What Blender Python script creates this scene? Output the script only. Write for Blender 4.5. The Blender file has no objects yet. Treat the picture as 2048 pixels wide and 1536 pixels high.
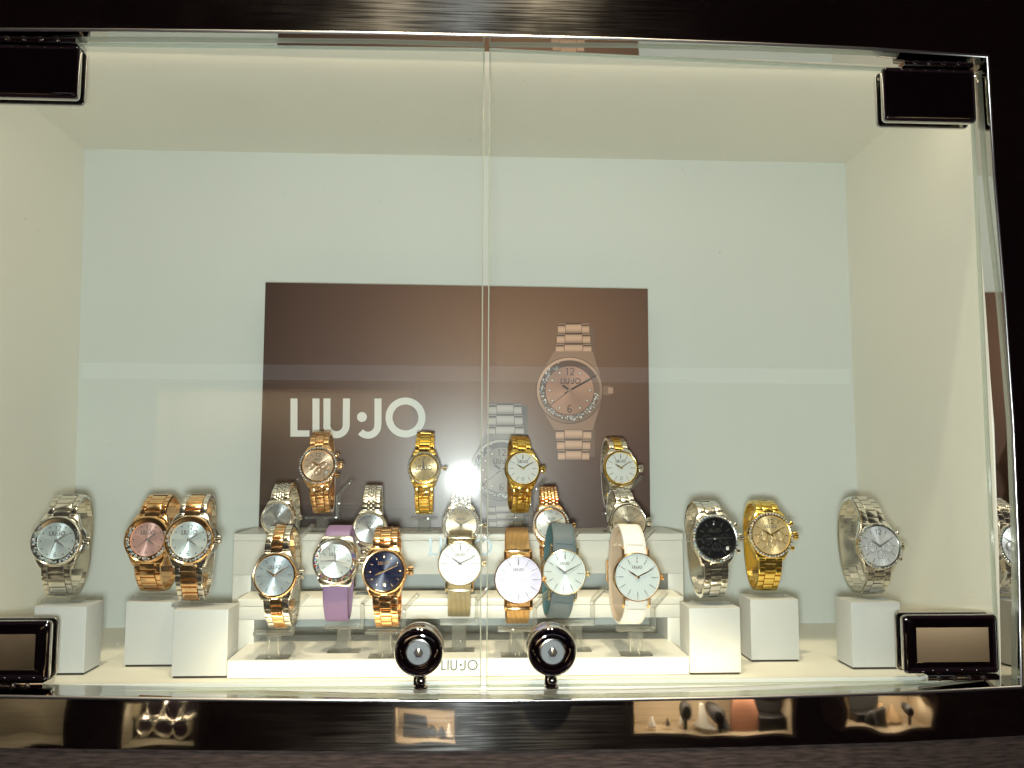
import bpy, math, random
from math import sin, cos, pi, radians, sqrt, atan2
from mathutils import Vector, Matrix
random.seed(7)
S = bpy.context.scene
COL = S.collection

# ------------------------------------------------------------------ camera
FPX = 1759.2                      # focal length in pixels of a 2048 px wide frame
YAW, PITCH, ROLL = .0487, .089, .0027
CAM = Vector((0, -.65, 0))
fw = Vector((sin(YAW)*cos(PITCH), cos(YAW)*cos(PITCH), sin(PITCH)))
rt = Vector((cos(YAW), -sin(YAW), 0)); up = rt.cross(fw)
rt, up = rt*cos(ROLL)+up*sin(ROLL), up*cos(ROLL)-rt*sin(ROLL)
cd = bpy.data.cameras.new('camera'); cam = bpy.data.objects.new('camera', cd); COL.objects.link(cam)
m = Matrix((rt, up, -fw)).transposed().to_4x4(); m.translation = CAM
cam.matrix_world = m
cd.sensor_width = 36; cd.lens = 36*FPX/2048; cd.clip_start = .01; cd.clip_end = 50
S.camera = cam
S.cycles.transparent_max_bounces = 40
S.cycles.max_bounces = 14

def at(px, py, Y):
    """point on the plane y=Y seen at photo pixel px,py"""
    d = fw + rt*((px-1024)/FPX) - up*((py-768)/FPX)
    return CAM + d*((Y-CAM.y)/d.y)
def onz(px, py, z):
    d = fw + rt*((px-1024)/FPX) - up*((py-768)/FPX)
    return CAM + d*(z/d.z)
def proj(P):
    d = Vector(P)-CAM; z = d.dot(fw)
    return 1024+FPX*d.dot(rt)/z, 768-FPX*d.dot(up)/z

# ------------------------------------------------------------------ world, lamps, exposure
W = bpy.data.worlds.new('World'); S.world = W; W.use_nodes = True
W.node_tree.nodes['Background'].inputs[0].default_value = (.016, .0090, .0105, 1)
W.node_tree.nodes['Background'].inputs[1].default_value = 1
S.view_settings.view_transform = 'Standard'; S.view_settings.look = 'None'
S.view_settings.gamma = 1; S.view_settings.exposure = 0; S.view_settings.use_curve_mapping = False

def area(name, loc, direction, sx, sy, power, col, shape='RECTANGLE', spread=pi):
    l = bpy.data.lights.new(name, 'AREA'); l.shape = shape; l.size = sx; l.size_y = sy
    l.energy = power; l.color = col; l.spread = spread
    o = bpy.data.objects.new(name, l); COL.objects.link(o); o.location = loc
    o.rotation_euler = Vector(direction).to_track_quat('-Z', 'Y').to_euler()
    return o
# the camera's flash, just under the lens
area('camera_flash', (-.006, -.652, -.026), (0.02, 1, .02), .040, .036, 5.2, (.87, .95, .93), 'ELLIPSE')
# LED strip lying along the front edge of the case floor, and an unseen fill lamp added under the case ceiling
area('led_strip_light', (.015, -.0045, -.1535), (0, .80, .72), .40, .004, .095, (1.0, .82, .50))
area('added_ceiling_fill', (.02, .005, .3085), (0.0, .5, -1), .7, .010, .24, (1.0, .87, .62))
def spot(name, loc, target, power, deg, blend, rad, col):
    l = bpy.data.lights.new(name, 'SPOT'); l.energy = power; l.spot_size = radians(deg); l.spot_blend = blend; l.shadow_soft_size = rad; l.color = col
    o = bpy.data.objects.new(name, l); COL.objects.link(o); o.location = loc
    o.rotation_euler = (Vector(target)-Vector(loc)).to_track_quat('-Z', 'Y').to_euler(); return o
# two warm shop ceiling spots shining down through the glass onto the floor of the case
spot('ceiling_spot_wide', (-.25, -.78, 2.35), (.0, .045, -.15), 180, 32, 1.0, .05, (1.0, .86, .60))
spot('ceiling_spot_narrow', (.22, -.80, 2.35), (.02, .035, -.13), 250, 15, 1.0, .05, (1.0, .84, .56))

# ------------------------------------------------------------------ materials
MATS = {}
def base(name):
    if name in MATS: return MATS[name], None, None
    mt = bpy.data.materials.new(name); mt.use_nodes = True; MATS[name] = mt
    nt = mt.node_tree; return mt, nt, nt.nodes['Principled BSDF']
def P(name, col, rough=.5, metal=0, noise=0, nscale=40, bump=0, bscale=200, aniso=0, coat=0, spec=.5, attr=False, stretch=None, bdist=.0005):
    mt, nt, b = base(name)
    if nt is None: return mt
    N = nt.nodes; L = nt.links
    b.inputs['Base Color'].default_value = (*col, 1)
    b.inputs['Roughness'].default_value = rough; b.inputs['Metallic'].default_value = metal
    b.inputs['Specular IOR Level'].default_value = spec
    if coat: b.inputs['Coat Weight'].default_value = coat; b.inputs['Coat Roughness'].default_value = .03
    tc = N.new('ShaderNodeTexCoord'); vec = tc.outputs['Object']
    if stretch:
        mp = N.new('ShaderNodeMapping'); mp.inputs['Scale'].default_value = stretch
        L.new(vec, mp.inputs['Vector']); vec = mp.outputs['Vector']
    if noise or attr:
        src = None
        if attr:
            a = N.new('ShaderNodeAttribute'); a.attribute_name = 'Col'; src = a.outputs['Color']
        if noise:
            n = N.new('ShaderNodeTexNoise'); n.inputs['Scale'].default_value = nscale; n.inputs['Detail'].default_value = 5
            L.new(vec, n.inputs['Vector'])
            r = N.new('ShaderNodeMapRange'); r.inputs['From Min'].default_value = .25; r.inputs['From Max'].default_value = .75
            r.inputs['To Min'].default_value = 1-noise; r.inputs['To Max'].default_value = 1+noise
            L.new(n.outputs['Fac'], r.inputs['Value'])
            mx = N.new('ShaderNodeMix'); mx.data_type = 'RGBA'; mx.blend_type = 'MULTIPLY'; mx.inputs[0].default_value = 1
            mx.inputs[6].default_value = (*col, 1)
            if src: L.new(src, mx.inputs[6])
            L.new(r.outputs['Result'], mx.inputs[7]); src = mx.outputs[2]
            rr = N.new('ShaderNodeMapRange'); rr.inputs['To Min'].default_value = rough*.85; rr.inputs['To Max'].default_value = min(1, rough*1.2)
            L.new(n.outputs['Fac'], rr.inputs['Value']); L.new(rr.outputs['Result'], b.inputs['Roughness'])
        L.new(src, b.inputs['Base Color'])
    if bump:
        n = N.new('ShaderNodeTexNoise'); n.inputs['Scale'].default_value = bscale; n.inputs['Detail'].default_value = 3
        L.new(vec, n.inputs['Vector'])
        bp = N.new('ShaderNodeBump'); bp.inputs['Strength'].default_value = bump; bp.inputs['Distance'].default_value = bdist
        L.new(n.outputs['Fac'], bp.inputs['Height']); L.new(bp.outputs['Normal'], b.inputs['Normal'])
    if aniso:
        t = N.new('ShaderNodeTangent'); t.direction_type = 'RADIAL'; t.axis = 'Y'
        b.inputs['Anisotropic'].default_value = aniso
        L.new(t.outputs['Tangent'], b.inputs['Tangent'])
    return mt
def schlick(nt, f0, k=1.0):
    N = nt.nodes; L = nt.links
    g = N.new('ShaderNodeNewGeometry')
    d = N.new('ShaderNodeVectorMath'); d.operation = 'DOT_PRODUCT'
    L.new(g.outputs['Incoming'], d.inputs[0]); L.new(g.outputs['Normal'], d.inputs[1])
    a = N.new('ShaderNodeMath'); a.operation = 'ABSOLUTE'; L.new(d.outputs['Value'], a.inputs[0])
    s = N.new('ShaderNodeMath'); s.operation = 'SUBTRACT'; s.inputs[0].default_value = 1; L.new(a.outputs[0], s.inputs[1])
    p = N.new('ShaderNodeMath'); p.operation = 'POWER'; p.inputs[1].default_value = 5; L.new(s.outputs[0], p.inputs[0])
    q = N.new('ShaderNodeMath'); q.operation = 'MULTIPLY_ADD'; q.inputs[1].default_value = k*(1-f0); q.inputs[2].default_value = f0
    L.new(p.outputs[0], q.inputs[0]); return q.outputs[0]
def clear_mat(name, tint, f0, milk=0, rough=.0, haze=0, hrough=.2, smudge=False, milkcol=(.9, .92, .9)):
    mt, nt, b = base(name)
    if nt is None: return mt
    N = nt.nodes; L = nt.links; out = N['Material Output']; N.remove(b)
    tr = N.new('ShaderNodeBsdfTransparent'); tr.inputs[0].default_value = (*tint, 1)
    cur = tr.outputs[0]
    if milk:
        df = N.new('ShaderNodeBsdfDiffuse'); df.inputs[0].default_value = (*milkcol, 1)
        tl = N.new('ShaderNodeBsdfTranslucent'); tl.inputs[0].default_value = (*milkcol, 1)
        m1 = N.new('ShaderNodeMixShader'); m1.inputs[0].default_value = .5
        L.new(df.outputs[0], m1.inputs[1]); L.new(tl.outputs[0], m1.inputs[2])
        m2 = N.new('ShaderNodeMixShader'); m2.inputs[0].default_value = milk
        L.new(cur, m2.inputs[1]); L.new(m1.outputs[0], m2.inputs[2]); cur = m2.outputs[0]
    if haze:
        gl = N.new('ShaderNodeBsdfGlossy'); gl.inputs['Roughness'].default_value = hrough
        m3 = N.new('ShaderNodeMixShader'); m3.inputs[0].default_value = haze
        if smudge:
            # greasy finger marks wiped across the pane
            tc = N.new('ShaderNodeTexCoord')
            acc = None
            for (sx, sz, rx, rz, amp) in smudge:
                mp = N.new('ShaderNodeMapping'); mp.vector_type = 'TEXTURE'
                mp.inputs['Location'].default_value = (sx, -.019, sz); mp.inputs['Scale'].default_value = (rx, 1, rz)
                mp.inputs['Rotation'].default_value = (0, .5, 0)
                L.new(tc.outputs['Object'], mp.inputs['Vector'])
                gr = N.new('ShaderNodeTexGradient'); gr.gradient_type = 'QUADRATIC_SPHERE'; L.new(mp.outputs[0], gr.inputs[0])
                mu = N.new('ShaderNodeMath'); mu.operation = 'MULTIPLY'; mu.inputs[1].default_value = amp; L.new(gr.outputs['Fac'], mu.inputs[0])
                if acc is None: acc = mu.outputs[0]
                else:
                    ad = N.new('ShaderNodeMath'); ad.operation = 'ADD'; L.new(acc, ad.inputs[0]); L.new(mu.outputs[0], ad.inputs[1]); acc = ad.outputs[0]
            nz = N.new('ShaderNodeTexNoise'); nz.inputs['Scale'].default_value = 260; nz.inputs['Detail'].default_value = 4
            L.new(tc.outputs['Object'], nz.inputs['Vector'])
            m5 = N.new('ShaderNodeMath'); m5.operation = 'MULTIPLY'; L.new(acc, m5.inputs[0]); L.new(nz.outputs['Fac'], m5.inputs[1])
            m6 = N.new('ShaderNodeMath'); m6.operation = 'ADD'; m6.inputs[1].default_value = haze; L.new(m5.outputs[0], m6.inputs[0])
            L.new(m6.outputs[0], m3.inputs[0])
        L.new(cur, m3.inputs[1]); L.new(gl.outputs[0], m3.inputs[2]); cur = m3.outputs[0]
    if smudge:      # sparse dust specks
        vo = N.new('ShaderNodeTexVoronoi'); vo.inputs['Scale'].default_value = 75; L.new(tc.outputs['Object'], vo.inputs['Vector'])
        sc = N.new('ShaderNodeSeparateColor'); L.new(vo.outputs['Color'], sc.inputs[0])
        rad = N.new('ShaderNodeMapRange'); rad.inputs['From Min'].default_value = .80; rad.inputs['From Max'].default_value = 1
        rad.inputs['To Min'].default_value = 0; rad.inputs['To Max'].default_value = .075; L.new(sc.outputs[0], rad.inputs['Value'])
        lt = N.new('ShaderNodeMath'); lt.operation = 'LESS_THAN'; L.new(vo.outputs['Distance'], lt.inputs[0]); L.new(rad.outputs['Result'], lt.inputs[1])
        l2 = N.new('ShaderNodeMath'); l2.operation = 'MULTIPLY'; l2.inputs[1].default_value = .18; L.new(lt.outputs[0], l2.inputs[0])
        dd = N.new('ShaderNodeBsdfDiffuse'); dd.inputs[0].default_value = (.8, .8, .78, 1); m7 = N.new('ShaderNodeMixShader')
        L.new(l2.outputs[0], m7.inputs[0]); L.new(cur, m7.inputs[1]); L.new(dd.outputs[0], m7.inputs[2]); cur = m7.outputs[0]
    gs = N.new('ShaderNodeBsdfGlossy'); gs.inputs['Roughness'].default_value = rough
    m4 = N.new('ShaderNodeMixShader'); L.new(schlick(nt, f0), m4.inputs[0])
    L.new(cur, m4.inputs[1]); L.new(gs.outputs[0], m4.inputs[2])
    L.new(m4.outputs[0], out.inputs['Surface']); return mt
def brushed_mirror(name, col, wbr):
    """polished dark steel: a mirror with a faint grain brushed along X"""
    mt, nt, b = base(name)
    N = nt.nodes; L = nt.links; out = N['Material Output']; N.remove(b)
    a = N.new('ShaderNodeBsdfGlossy'); a.inputs['Color'].default_value = (*col, 1); a.inputs['Roughness'].default_value = .022
    c = N.new('ShaderNodeBsdfAnisotropic') if hasattr(bpy.types, 'ShaderNodeBsdfAnisotropic') else N.new('ShaderNodeBsdfGlossy')
    c.inputs['Color'].default_value = (*col, 1); c.inputs['Roughness'].default_value = .31
    c.inputs['Anisotropy'].default_value = .70
    tg = N.new('ShaderNodeCombineXYZ'); tg.inputs[0].default_value = 1; L.new(tg.outputs[0], c.inputs['Tangent'])
    tc = N.new('ShaderNodeTexCoord'); mp = N.new('ShaderNodeMapping'); mp.inputs['Scale'].default_value = (18, 1, 900)
    L.new(tc.outputs['Object'], mp.inputs[0]); nz = N.new('ShaderNodeTexNoise'); nz.inputs['Scale'].default_value = 1; nz.inputs['Detail'].default_value = 3
    L.new(mp.outputs[0], nz.inputs['Vector'])
    n2 = N.new('ShaderNodeTexNoise'); n2.inputs['Scale'].default_value = 14; n2.inputs['Detail'].default_value = 3; L.new(tc.outputs['Object'], n2.inputs['Vector'])
    mr = N.new('ShaderNodeMapRange'); mr.inputs['From Min'].default_value = .35; mr.inputs['From Max'].default_value = .75
    mr.inputs['To Min'].default_value = wbr*.25; mr.inputs['To Max'].default_value = wbr*2
    mu = N.new('ShaderNodeMath'); mu.operation = 'MULTIPLY'; L.new(nz.outputs['Fac'], mu.inputs[0]); L.new(n2.outputs['Fac'], mu.inputs[1])
    m2 = N.new('ShaderNodeMath'); m2.operation = 'MULTIPLY'; m2.inputs[1].default_value = 2; L.new(mu.outputs[0], m2.inputs[0])
    L.new(m2.outputs[0], mr.inputs['Value'])
    n3 = N.new('ShaderNodeTexNoise'); n3.inputs['Scale'].default_value = 22; n3.inputs['Detail'].default_value = 1; L.new(tc.outputs['Object'], n3.inputs['Vector'])
    bp = N.new('ShaderNodeBump'); bp.inputs['Strength'].default_value = 1; bp.inputs['Distance'].default_value = .00022; L.new(n3.outputs['Fac'], bp.inputs['Height'])
    L.new(bp.outputs['Normal'], a.inputs['Normal'])
    x = N.new('ShaderNodeMixShader'); L.new(mr.outputs['Result'], x.inputs[0]); L.new(a.outputs[0], x.inputs[1]); L.new(c.outputs[0], x.inputs[2])
    L.new(x.outputs[0], out.inputs['Surface']); return mt

M_laminate = P('cream_laminate', (.85, .815, .72), .55, noise=.03, nscale=7, bump=.08, bscale=900)
M_backwall = P('pale_back_laminate', (.66, .685, .65), .55, noise=.025, nscale=6, bump=.06, bscale=900)
M_white = P('white_lacquer', (.73, .715, .66), .35, noise=.015, nscale=20)
M_ped = P('white_pedestal', (.56, .565, .55), .42, noise=.015, nscale=30)
M_gold = P('yellow_gold', (1.0, .72, .20), .15, 1, bump=.25, bscale=1500, bdist=.0001)
M_rose = P('rose_gold', (.98, .63, .33), .15, 1, bump=.25, bscale=1500, bdist=.0001)
M_silver = P('steel', (.86, .83, .76), .15, 1, bump=.25, bscale=1500, bdist=.0001)
M_pale = P('pale_gold', (.88, .78, .55), .22, 1, bump=.2, bscale=1500, bdist=.0001)
M_chrome = P('chrome', (.62, .61, .60), .035, 1)
M_dchrome = P('dark_chrome', (.50, .48, .50), .03, 1)
M_mirror = P('mirror_steel', (.70, .68, .66), .02, 1)
M_fascia = brushed_mirror('polished_steel_fascia', (.62, .60, .58), .065)
M_black = P('black_print', (.02, .02, .022), .5)
M_grey = P('grey_print', (.16, .15, .14), .45)
M_gap = P('dark_joint', (.03, .022, .018), .6)
M_wood = P('brown_wood_laminate', (.038, .026, .023), .7, spec=.12, noise=.7, nscale=1, bump=.3, bscale=1, stretch=(75, 75, 620), bdist=.0004)
M_gem = P('cut_crystal', (.8, .8, .8), .04, .55, coat=1, attr=True)
M_print = P('printed_board', (.5, .5, .5), .38, attr=True)
M_lilac = P('lilac_rubber', (.24, .150, .29), .5, noise=.04, nscale=80)
M_blueleather = P('blue_grey_leather', (.105, .135, .16), .5, noise=.08, nscale=150, bump=.4, bscale=1400)
M_whiteleather = P('white_leather', (.80, .79, .76), .45, noise=.03, nscale=150, bump=.3, bscale=1400)
M_tan = P('tan_lining', (.42, .29, .16), .6, noise=.1, nscale=200)
M_key = P('satin_key_plug', (.17, .185, .195), .5, .3, noise=.25, nscale=1500, bump=.6, bscale=2500)
M_acrylic = clear_mat('clear_acrylic', (.965, .97, .96), .05, milk=.09)
M_cuff = clear_mat('clear_thin_acrylic', (.985, .985, .98), .035, milk=.015)
M_wglass = clear_mat('watch_glass', (.99, .99, .99), .03)
M_gedge = clear_mat('glass_edge', (.70, .76, .68), .14, milk=.6, milkcol=(.80, .86, .74))
M_pane = clear_mat('door_glass', (.975, .985, .975), .035, haze=.0020, hrough=.085,
                   smudge=[(-.021, .052, .020, .010, .045), (.012, .085, .012, .012, .010), (-.16, .1, .2, .1, .0008), (.22, .02, .16, .1, .0008)])

def dialmat(name, col, rough=.34, metal=.55, aniso=.85): return P(name, col, rough, metal, aniso=aniso)
D_silver = dialmat('dial_silver', (.72, .75, .74)); D_ice = dialmat('dial_ice', (.70, .78, .78))
D_pink = dialmat('dial_pink', (.82, .50, .45)); D_blue = dialmat('dial_grey_blue', (.52, .60, .65))
D_navy = dialmat('dial_navy', (.004, .007, .040), .3, .2); D_white = P('dial_white', (.82, .82, .78), .3)
D_pearl = P('dial_lavender_pearl', (.62, .56, .74), .25, noise=.06, nscale=120, coat=.5)
D_pwhite = P('dial_ice_white', (.74, .80, .80), .3, .15, aniso=.7)
D_gold = dialmat('dial_champagne', (.86, .66, .36)); D_rosed = dialmat('dial_rose', (.90, .66, .46))
D_black = P('dial_black', (.010, .010, .011), .22); D_steel = dialmat('dial_steel', (.60, .62, .63), .30, .8)
D_lsteel = dialmat('dial_bright_steel', (.78, .78, .80), .38, .45)
D_beige = dialmat('dial_beige', (.52, .44, .32), .4); D_lgrey = P('dial_pale_grey', (.66, .72, .72), .35)

# ------------------------------------------------------------------ mesh builder
class MB:
    def __init__(s): s.v = []; s.f = []; s.m = []; s.c = []; s.mats = []
    def mi(s, mat):
        if mat not in s.mats: s.mats.append(mat)
        return s.mats.index(mat)
    def add(s, vs, fs, mat, col=(1, 1, 1)):
        o = len(s.v); k = s.mi(mat); s.v.extend([tuple(v) for v in vs])
        for f in fs: s.f.append([i+o for i in f]); s.m.append(k); s.c.append(col)
    def loft(s, rings, mat, cap0=True, cap1=True, closed=True, col=(1, 1, 1)):
        n = len(rings[0]); vs = [p for r in rings for p in r]; fs = []
        for j in range(len(rings)-1):
            for i in range(n if closed else n-1):
                a = j*n+i; b = j*n+(i+1) % n; fs.append((a, b, b+n, a+n))
        if cap0: fs.append(tuple(range(n))[::-1])
        if cap1: fs.append(tuple(range((len(rings)-1)*n, len(rings)*n)))
        s.add(vs, fs, mat, col)
    def cbox(s, c, ax, ay, az, hx, hy, hz, ch, mat, col=(1, 1, 1)):
        """chamfered box: bevel ch round its +az face"""
        c = Vector(c); r = []; ch = min(ch, hx*.55, hy*.55, hz*.9)
        for (z, ins) in ((-hz, ch*.6), (-hz+ch*.6, 0), (hz-ch, 0), (hz-ch*.3, ch*.3), (hz, ch)):
            r.append([c+ax*(sx*(hx-ins))+ay*(sy*(hy-ins))+az*z for sx, sy in ((-1, -1), (1, -1), (1, 1), (-1, 1))])
        s.loft(r, mat, col=col)
    def box(s, x0, x1, y0, y1, z0, z1, mat, ch=.0006):
        s.cbox(((x0+x1)/2, (y0+y1)/2, (z0+z1)/2), Vector((1, 0, 0)), Vector((0, 0, 1)), Vector((0, -1, 0)), (x1-x0)/2, (z1-z0)/2, (y1-y0)/2, ch, mat)
    def lathe(s, prof, mat, n=48, org=(0, 0, 0), ax=Vector((1, 0, 0)), ay=Vector((0, 0, 1)), az=Vector((0, -1, 0)), sharp=False, col=(1, 1, 1), capped=True):
        """prof: (radius, height along az)"""
        o = Vector(org)
        rings = [[o+ax*(r*cos(2*pi*i/n))+ay*(r*sin(2*pi*i/n))+az*h for i in range(n)] for r, h in prof]
        s.loft(rings, mat, capped, capped, col=col)
    def tube(s, pts, r, mat, n=10, col=(1, 1, 1)):
        pts = [Vector(p) for p in pts]; rings = []
        for i, p in enumerate(pts):
            t = (pts[min(i+1, len(pts)-1)]-pts[max(i-1, 0)]).normalized()
            a = t.orthogonal().normalized(); b = t.cross(a)
            if rings:
                a = (pa - t*pa.dot(t)).normalized(); b = t.cross(a)
            pa = a
            rings.append([p+a*(r*cos(2*pi*k/n))+b*(r*sin(2*pi*k/n)) for k in range(n)])
        s.loft(rings, mat, col=col)
    def build(s, name, parent=None, smooth=38):
        me = bpy.data.meshes.new(name); me.from_pydata(s.v, [], s.f)
        for mt in s.mats: me.materials.append(mt)
        me.polygons.foreach_set('material_index', s.m)
        if any(c != (1, 1, 1) for c in s.c):
            ca = me.color_attributes.new('Col', 'FLOAT_COLOR', 'CORNER'); k = 0; buf = []
            for f, c in zip(s.f, s.c): buf += [*c, 1]*len(f)
            ca.data.foreach_set('color', buf)
        me.polygons.foreach_set('use_smooth', [True]*len(s.f))
        me.update(); me.validate()
        import bmesh
        bm = bmesh.new(); bm.from_mesh(me); bmesh.ops.recalc_face_normals(bm, faces=bm.faces); bm.to_mesh(me); bm.free()
        me.set_sharp_from_angle(angle=radians(smooth))
        o = bpy.data.objects.new(name, me); COL.objects.link(o)
        if parent: o.parent = parent
        return o
def tag(o, label=None, cat=None, group=None, kind=None):
    for k, v in (('label', label), ('category', cat), ('group', group), ('kind', kind)):
        if v: o[k] = v
    return o
def thing(name, loc, label, cat, group=None, rot=None):
    e = bpy.data.objects.new(name, None); COL.objects.link(e); e.empty_display_size = .01
    if rot is not None:
        mm = rot.to_4x4(); mm.translation = loc; e.matrix_world = mm
    else: e.location = loc
    return tag(e, label, cat, group)

# flat glyph strokes: polyline of (u,v) -> quads, mapped by fn(u,v,layer)
def stroke(mb, pts, w, fn, mat, layer=0, col=(1, 1, 1), closed=False):
    n = len(pts); L = []; Rr = []
    for i in range(n):
        a = pts[(i-1) % n] if (closed or i > 0) else pts[i]; b = pts[(i+1) % n] if (closed or i < n-1) else pts[i]
        dx, dy = b[0]-a[0], b[1]-a[1]; l = math.hypot(dx, dy) or 1; nx, ny = -dy/l, dx/l
        L.append((pts[i][0]+nx*w/2, pts[i][1]+ny*w/2)); Rr.append((pts[i][0]-nx*w/2, pts[i][1]-ny*w/2))
    vs = [fn(*p, layer) for p in L]+[fn(*p, layer) for p in Rr]; fs = []
    for i in range(n if closed else n-1):
        j = (i+1) % n; fs.append((i, j, n+j, n+i))
    mb.add(vs, fs, mat, col)
def arc(cx, cy, r, a0, a1, n=14): return [(cx+r*cos(radians(a0+(a1-a0)*i/n)), cy+r*sin(radians(a0+(a1-a0)*i/n))) for i in range(n+1)]
def lettering(mb, x, y, wd, fn, mat, bold=1.0, col=(1, 1, 1)):
    """the six-sign wordmark, left end x, baseline y, total width wd"""
    k = wd/270.; t = 14*k*bold; T = lambda p: [(x+a*k, y+b*k) for a, b in p]
    stroke(mb, T([(7, 76), (7, 0)]), t, fn, mat, 0, col); stroke(mb, T([(0, 6), (38, 6)]), t*.9, fn, mat, .3, col)
    stroke(mb, T([(51, 76), (51, 0)]), t, fn, mat, 0, col)
    stroke(mb, T([(73, 76), (73, 26)]+arc(92, 23, 19.5, 180, 360)+[(112, 76)]), t, fn, mat, 0, col)
    c = arc(143, 39, 6, 0, 360, 16); stroke(mb, c, 12*k*0+12*k, fn, mat, 0, col) if False else mb.add([fn(x+(143+10*cos(i*pi/8))*k, y+(39+10*sin(i*pi/8))*k, 0) for i in range(16)], [tuple(range(16))], mat, col)
    stroke(mb, T([(175, 76), (175, 26)]+arc(155, 22, 19.5, 0, -140)), t, fn, mat, 0, col)
    stroke(mb, [(x+(230+33*cos(i*pi/16))*k, y+(38+33*sin(i*pi/16))*k) for i in range(32)], t, fn, mat, 0, col, True)
def numeral(mb, ch, cx, cy, h, fn, mat):
    w = h*.55; t = h*.13
    if ch == '1': stroke(mb, [(cx-w*.25, cy+h*.32), (cx+w*.05, cy+h*.47)], t, fn, mat); stroke(mb, [(cx+w*.05, cy+h*.5), (cx+w*.05, cy-h*.5)], t, fn, mat, .3)
    if ch == '2': stroke(mb, arc(cx, cy+h*.22, h*.24, 170, -40, 10)+[(cx-w*.45, cy-h*.44)], t, fn, mat); stroke(mb, [(cx-w*.48, cy-h*.44), (cx+w*.5, cy-h*.44)], t, fn, mat, .3)
    if ch == '6':
        stroke(mb, [(cx+w*.38, cy+h*.44), (cx-w*.05, cy+h*.45), (cx-w*.42, cy+h*.25), (cx-w*.44, cy-h*.2)], t, fn, mat)
        stroke(mb, [(cx+h*.24*cos(i*pi/8), cy-h*.22+h*.24*sin(i*pi/8)) for i in range(16)], t, fn, mat, .3, closed=True)

def hull(pts):
    pts = sorted(set(pts)); 
    def half(ps):
        h = []
        for p in ps:
            while len(h) > 1 and (h[-1][0]-h[-2][0])*(p[1]-h[-2][1])-(h[-1][1]-h[-2][1])*(p[0]-h[-2][0]) <= 0: h.pop()
            h.append(p)
        return h
    a = half(pts); b = half(pts[::-1]); return a[:-1]+b[:-1]

# ------------------------------------------------------------------ the display case (setting)
ZF, ZC = -.158, .3117
YI = -.010                      # where the laminate starts behind the steel frame
YB = .2247
TL, TR, BR, BL = at(170, 298, YB), at(1690, 326, YB), at(1725, 1240, YB), at(143, 1240, YB)
def slab(name, quad, thick, mat, kind='structure'):
    mb = MB(); q = [Vector(p) for p in quad]; n = (q[1]-q[0]).cross(q[3]-q[0]).normalized()*thick
    mb.loft([q, [p+n for p in q]], mat); return tag(mb.build(name), kind=kind)
def V(*a): return Vector(a)
XL0, XR0 = -.392, .3915
FBL, FBR, FTL, FTR = V(XL0+.005, YI, ZF), V(XR0, YI, ZF), V(XL0, YI, ZC+.001), V(XR0-.001, YI, ZC+.001)
BLf, BRf = V(BL.x, YB, ZF), V(BR.x, YB, ZF)
slab('wall_back', [BLf, BRf, TR, TL], .012, M_backwall)
for o in (bpy.data.objects['wall_back'],): pass
slab('floor', [BLf, BRf, FBR, FBL], .012, M_laminate)
slab('ceiling', [TL, FTL, FTR, TR], .012, M_laminate)
slab('wall_left', [TL, BLf, FBL, FTL], .012, M_laminate)
slab('wall_right', [TR, FTR, FBR, BRf], .012, M_laminate)
# make sure slabs thicken away from the inside
cc = Vector((0, .1, .08))
for n in ('wall_back', 'floor', 'ceiling', 'wall_left', 'wall_right'):
    me = bpy.data.objects[n].data; inner = [me.vertices[i].co.copy() for i in range(4)]
    nn = (inner[1]-inner[0]).cross(inner[3]-inner[0]).normalized()
    if nn.dot(cc-inner[0]) > 0: nn = -nn
    for i in range(4): me.vertices[i+4].co = inner[i]+nn*.012
    me.update()

# steel frame : profile swept round the opening
YF = -.030
tpx = [(-450, 66), (0, 60), (250, 61), (500, 64), (750, 67), (1000, 72.5), (1250, 79), (1500, 88), (1750, 99), (1975, 114)]
rpx = [(1988, 350), (2009, 600), (2026, 850), (2037, 1110), (2043, 1372)]
bpx = [(1800, 1384), (1500, 1392.5), (1250, 1397), (1000, 1399.5), (700, 1399), (400, 1396.5), (100, 1392), (-100, 1389), (-390, 1380)]
loop = [at(a, b, YF) for a, b in tpx+rpx+bpx]
prof = [(-.0024, YI-.0002), (0, -.0282), (.0003, -.0290), (.0009, -.0295), (.0015, -.0295), (.0021, -.0290), (.0024, -.0285)]
def offs(loop, i, o):
    n = len(loop); a, b, c = loop[i-1], loop[i], loop[(i+1) % n]
    def nrm(p, q): d = (q-p).normalized(); return Vector((-d.z, 0, d.x))  # outward for clockwise loop
    n1, n2 = nrm(a, b), nrm(b, c); mm = (n1+n2).normalized(); return b+mm*(o/max(.3, mm.dot(n1)))
def ringat(o, y):
    r = [offs(loop, i, o) for i in range(len(loop))]
    return [Vector((p.x, y, p.z)) for p in r]
M_nose = P('satin_steel_edge', (.58, .56, .56), .30, 1)
mb = MB(); mb.loft([ringat(o, y) for o, y in prof[:2]], M_mirror, False, False); mb.loft([ringat(o, y) for o, y in prof[1:]], M_nose, False, False)
mb.loft([ringat(.0024, -.0285), ringat(.0024, YI-.0002), ringat(-.0024, YI-.0002)], M_mirror, False, False)
fr = thing('door_frame', (0, YF, ZF), 'polished steel frame lining the opening of the white display case', 'frame')
o = mb.build('trim', fr, 60); o.matrix_parent_inverse = Matrix.Translation((0, -YF, -ZF))
def child(mb, name, par, smooth=38):
    """mesh built in world coordinates under an unrotated empty"""
    bpy.context.view_layer.update()
    o = mb.build(name, par, smooth); o.matrix_parent_inverse = par.matrix_world.inverted(); return o
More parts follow.
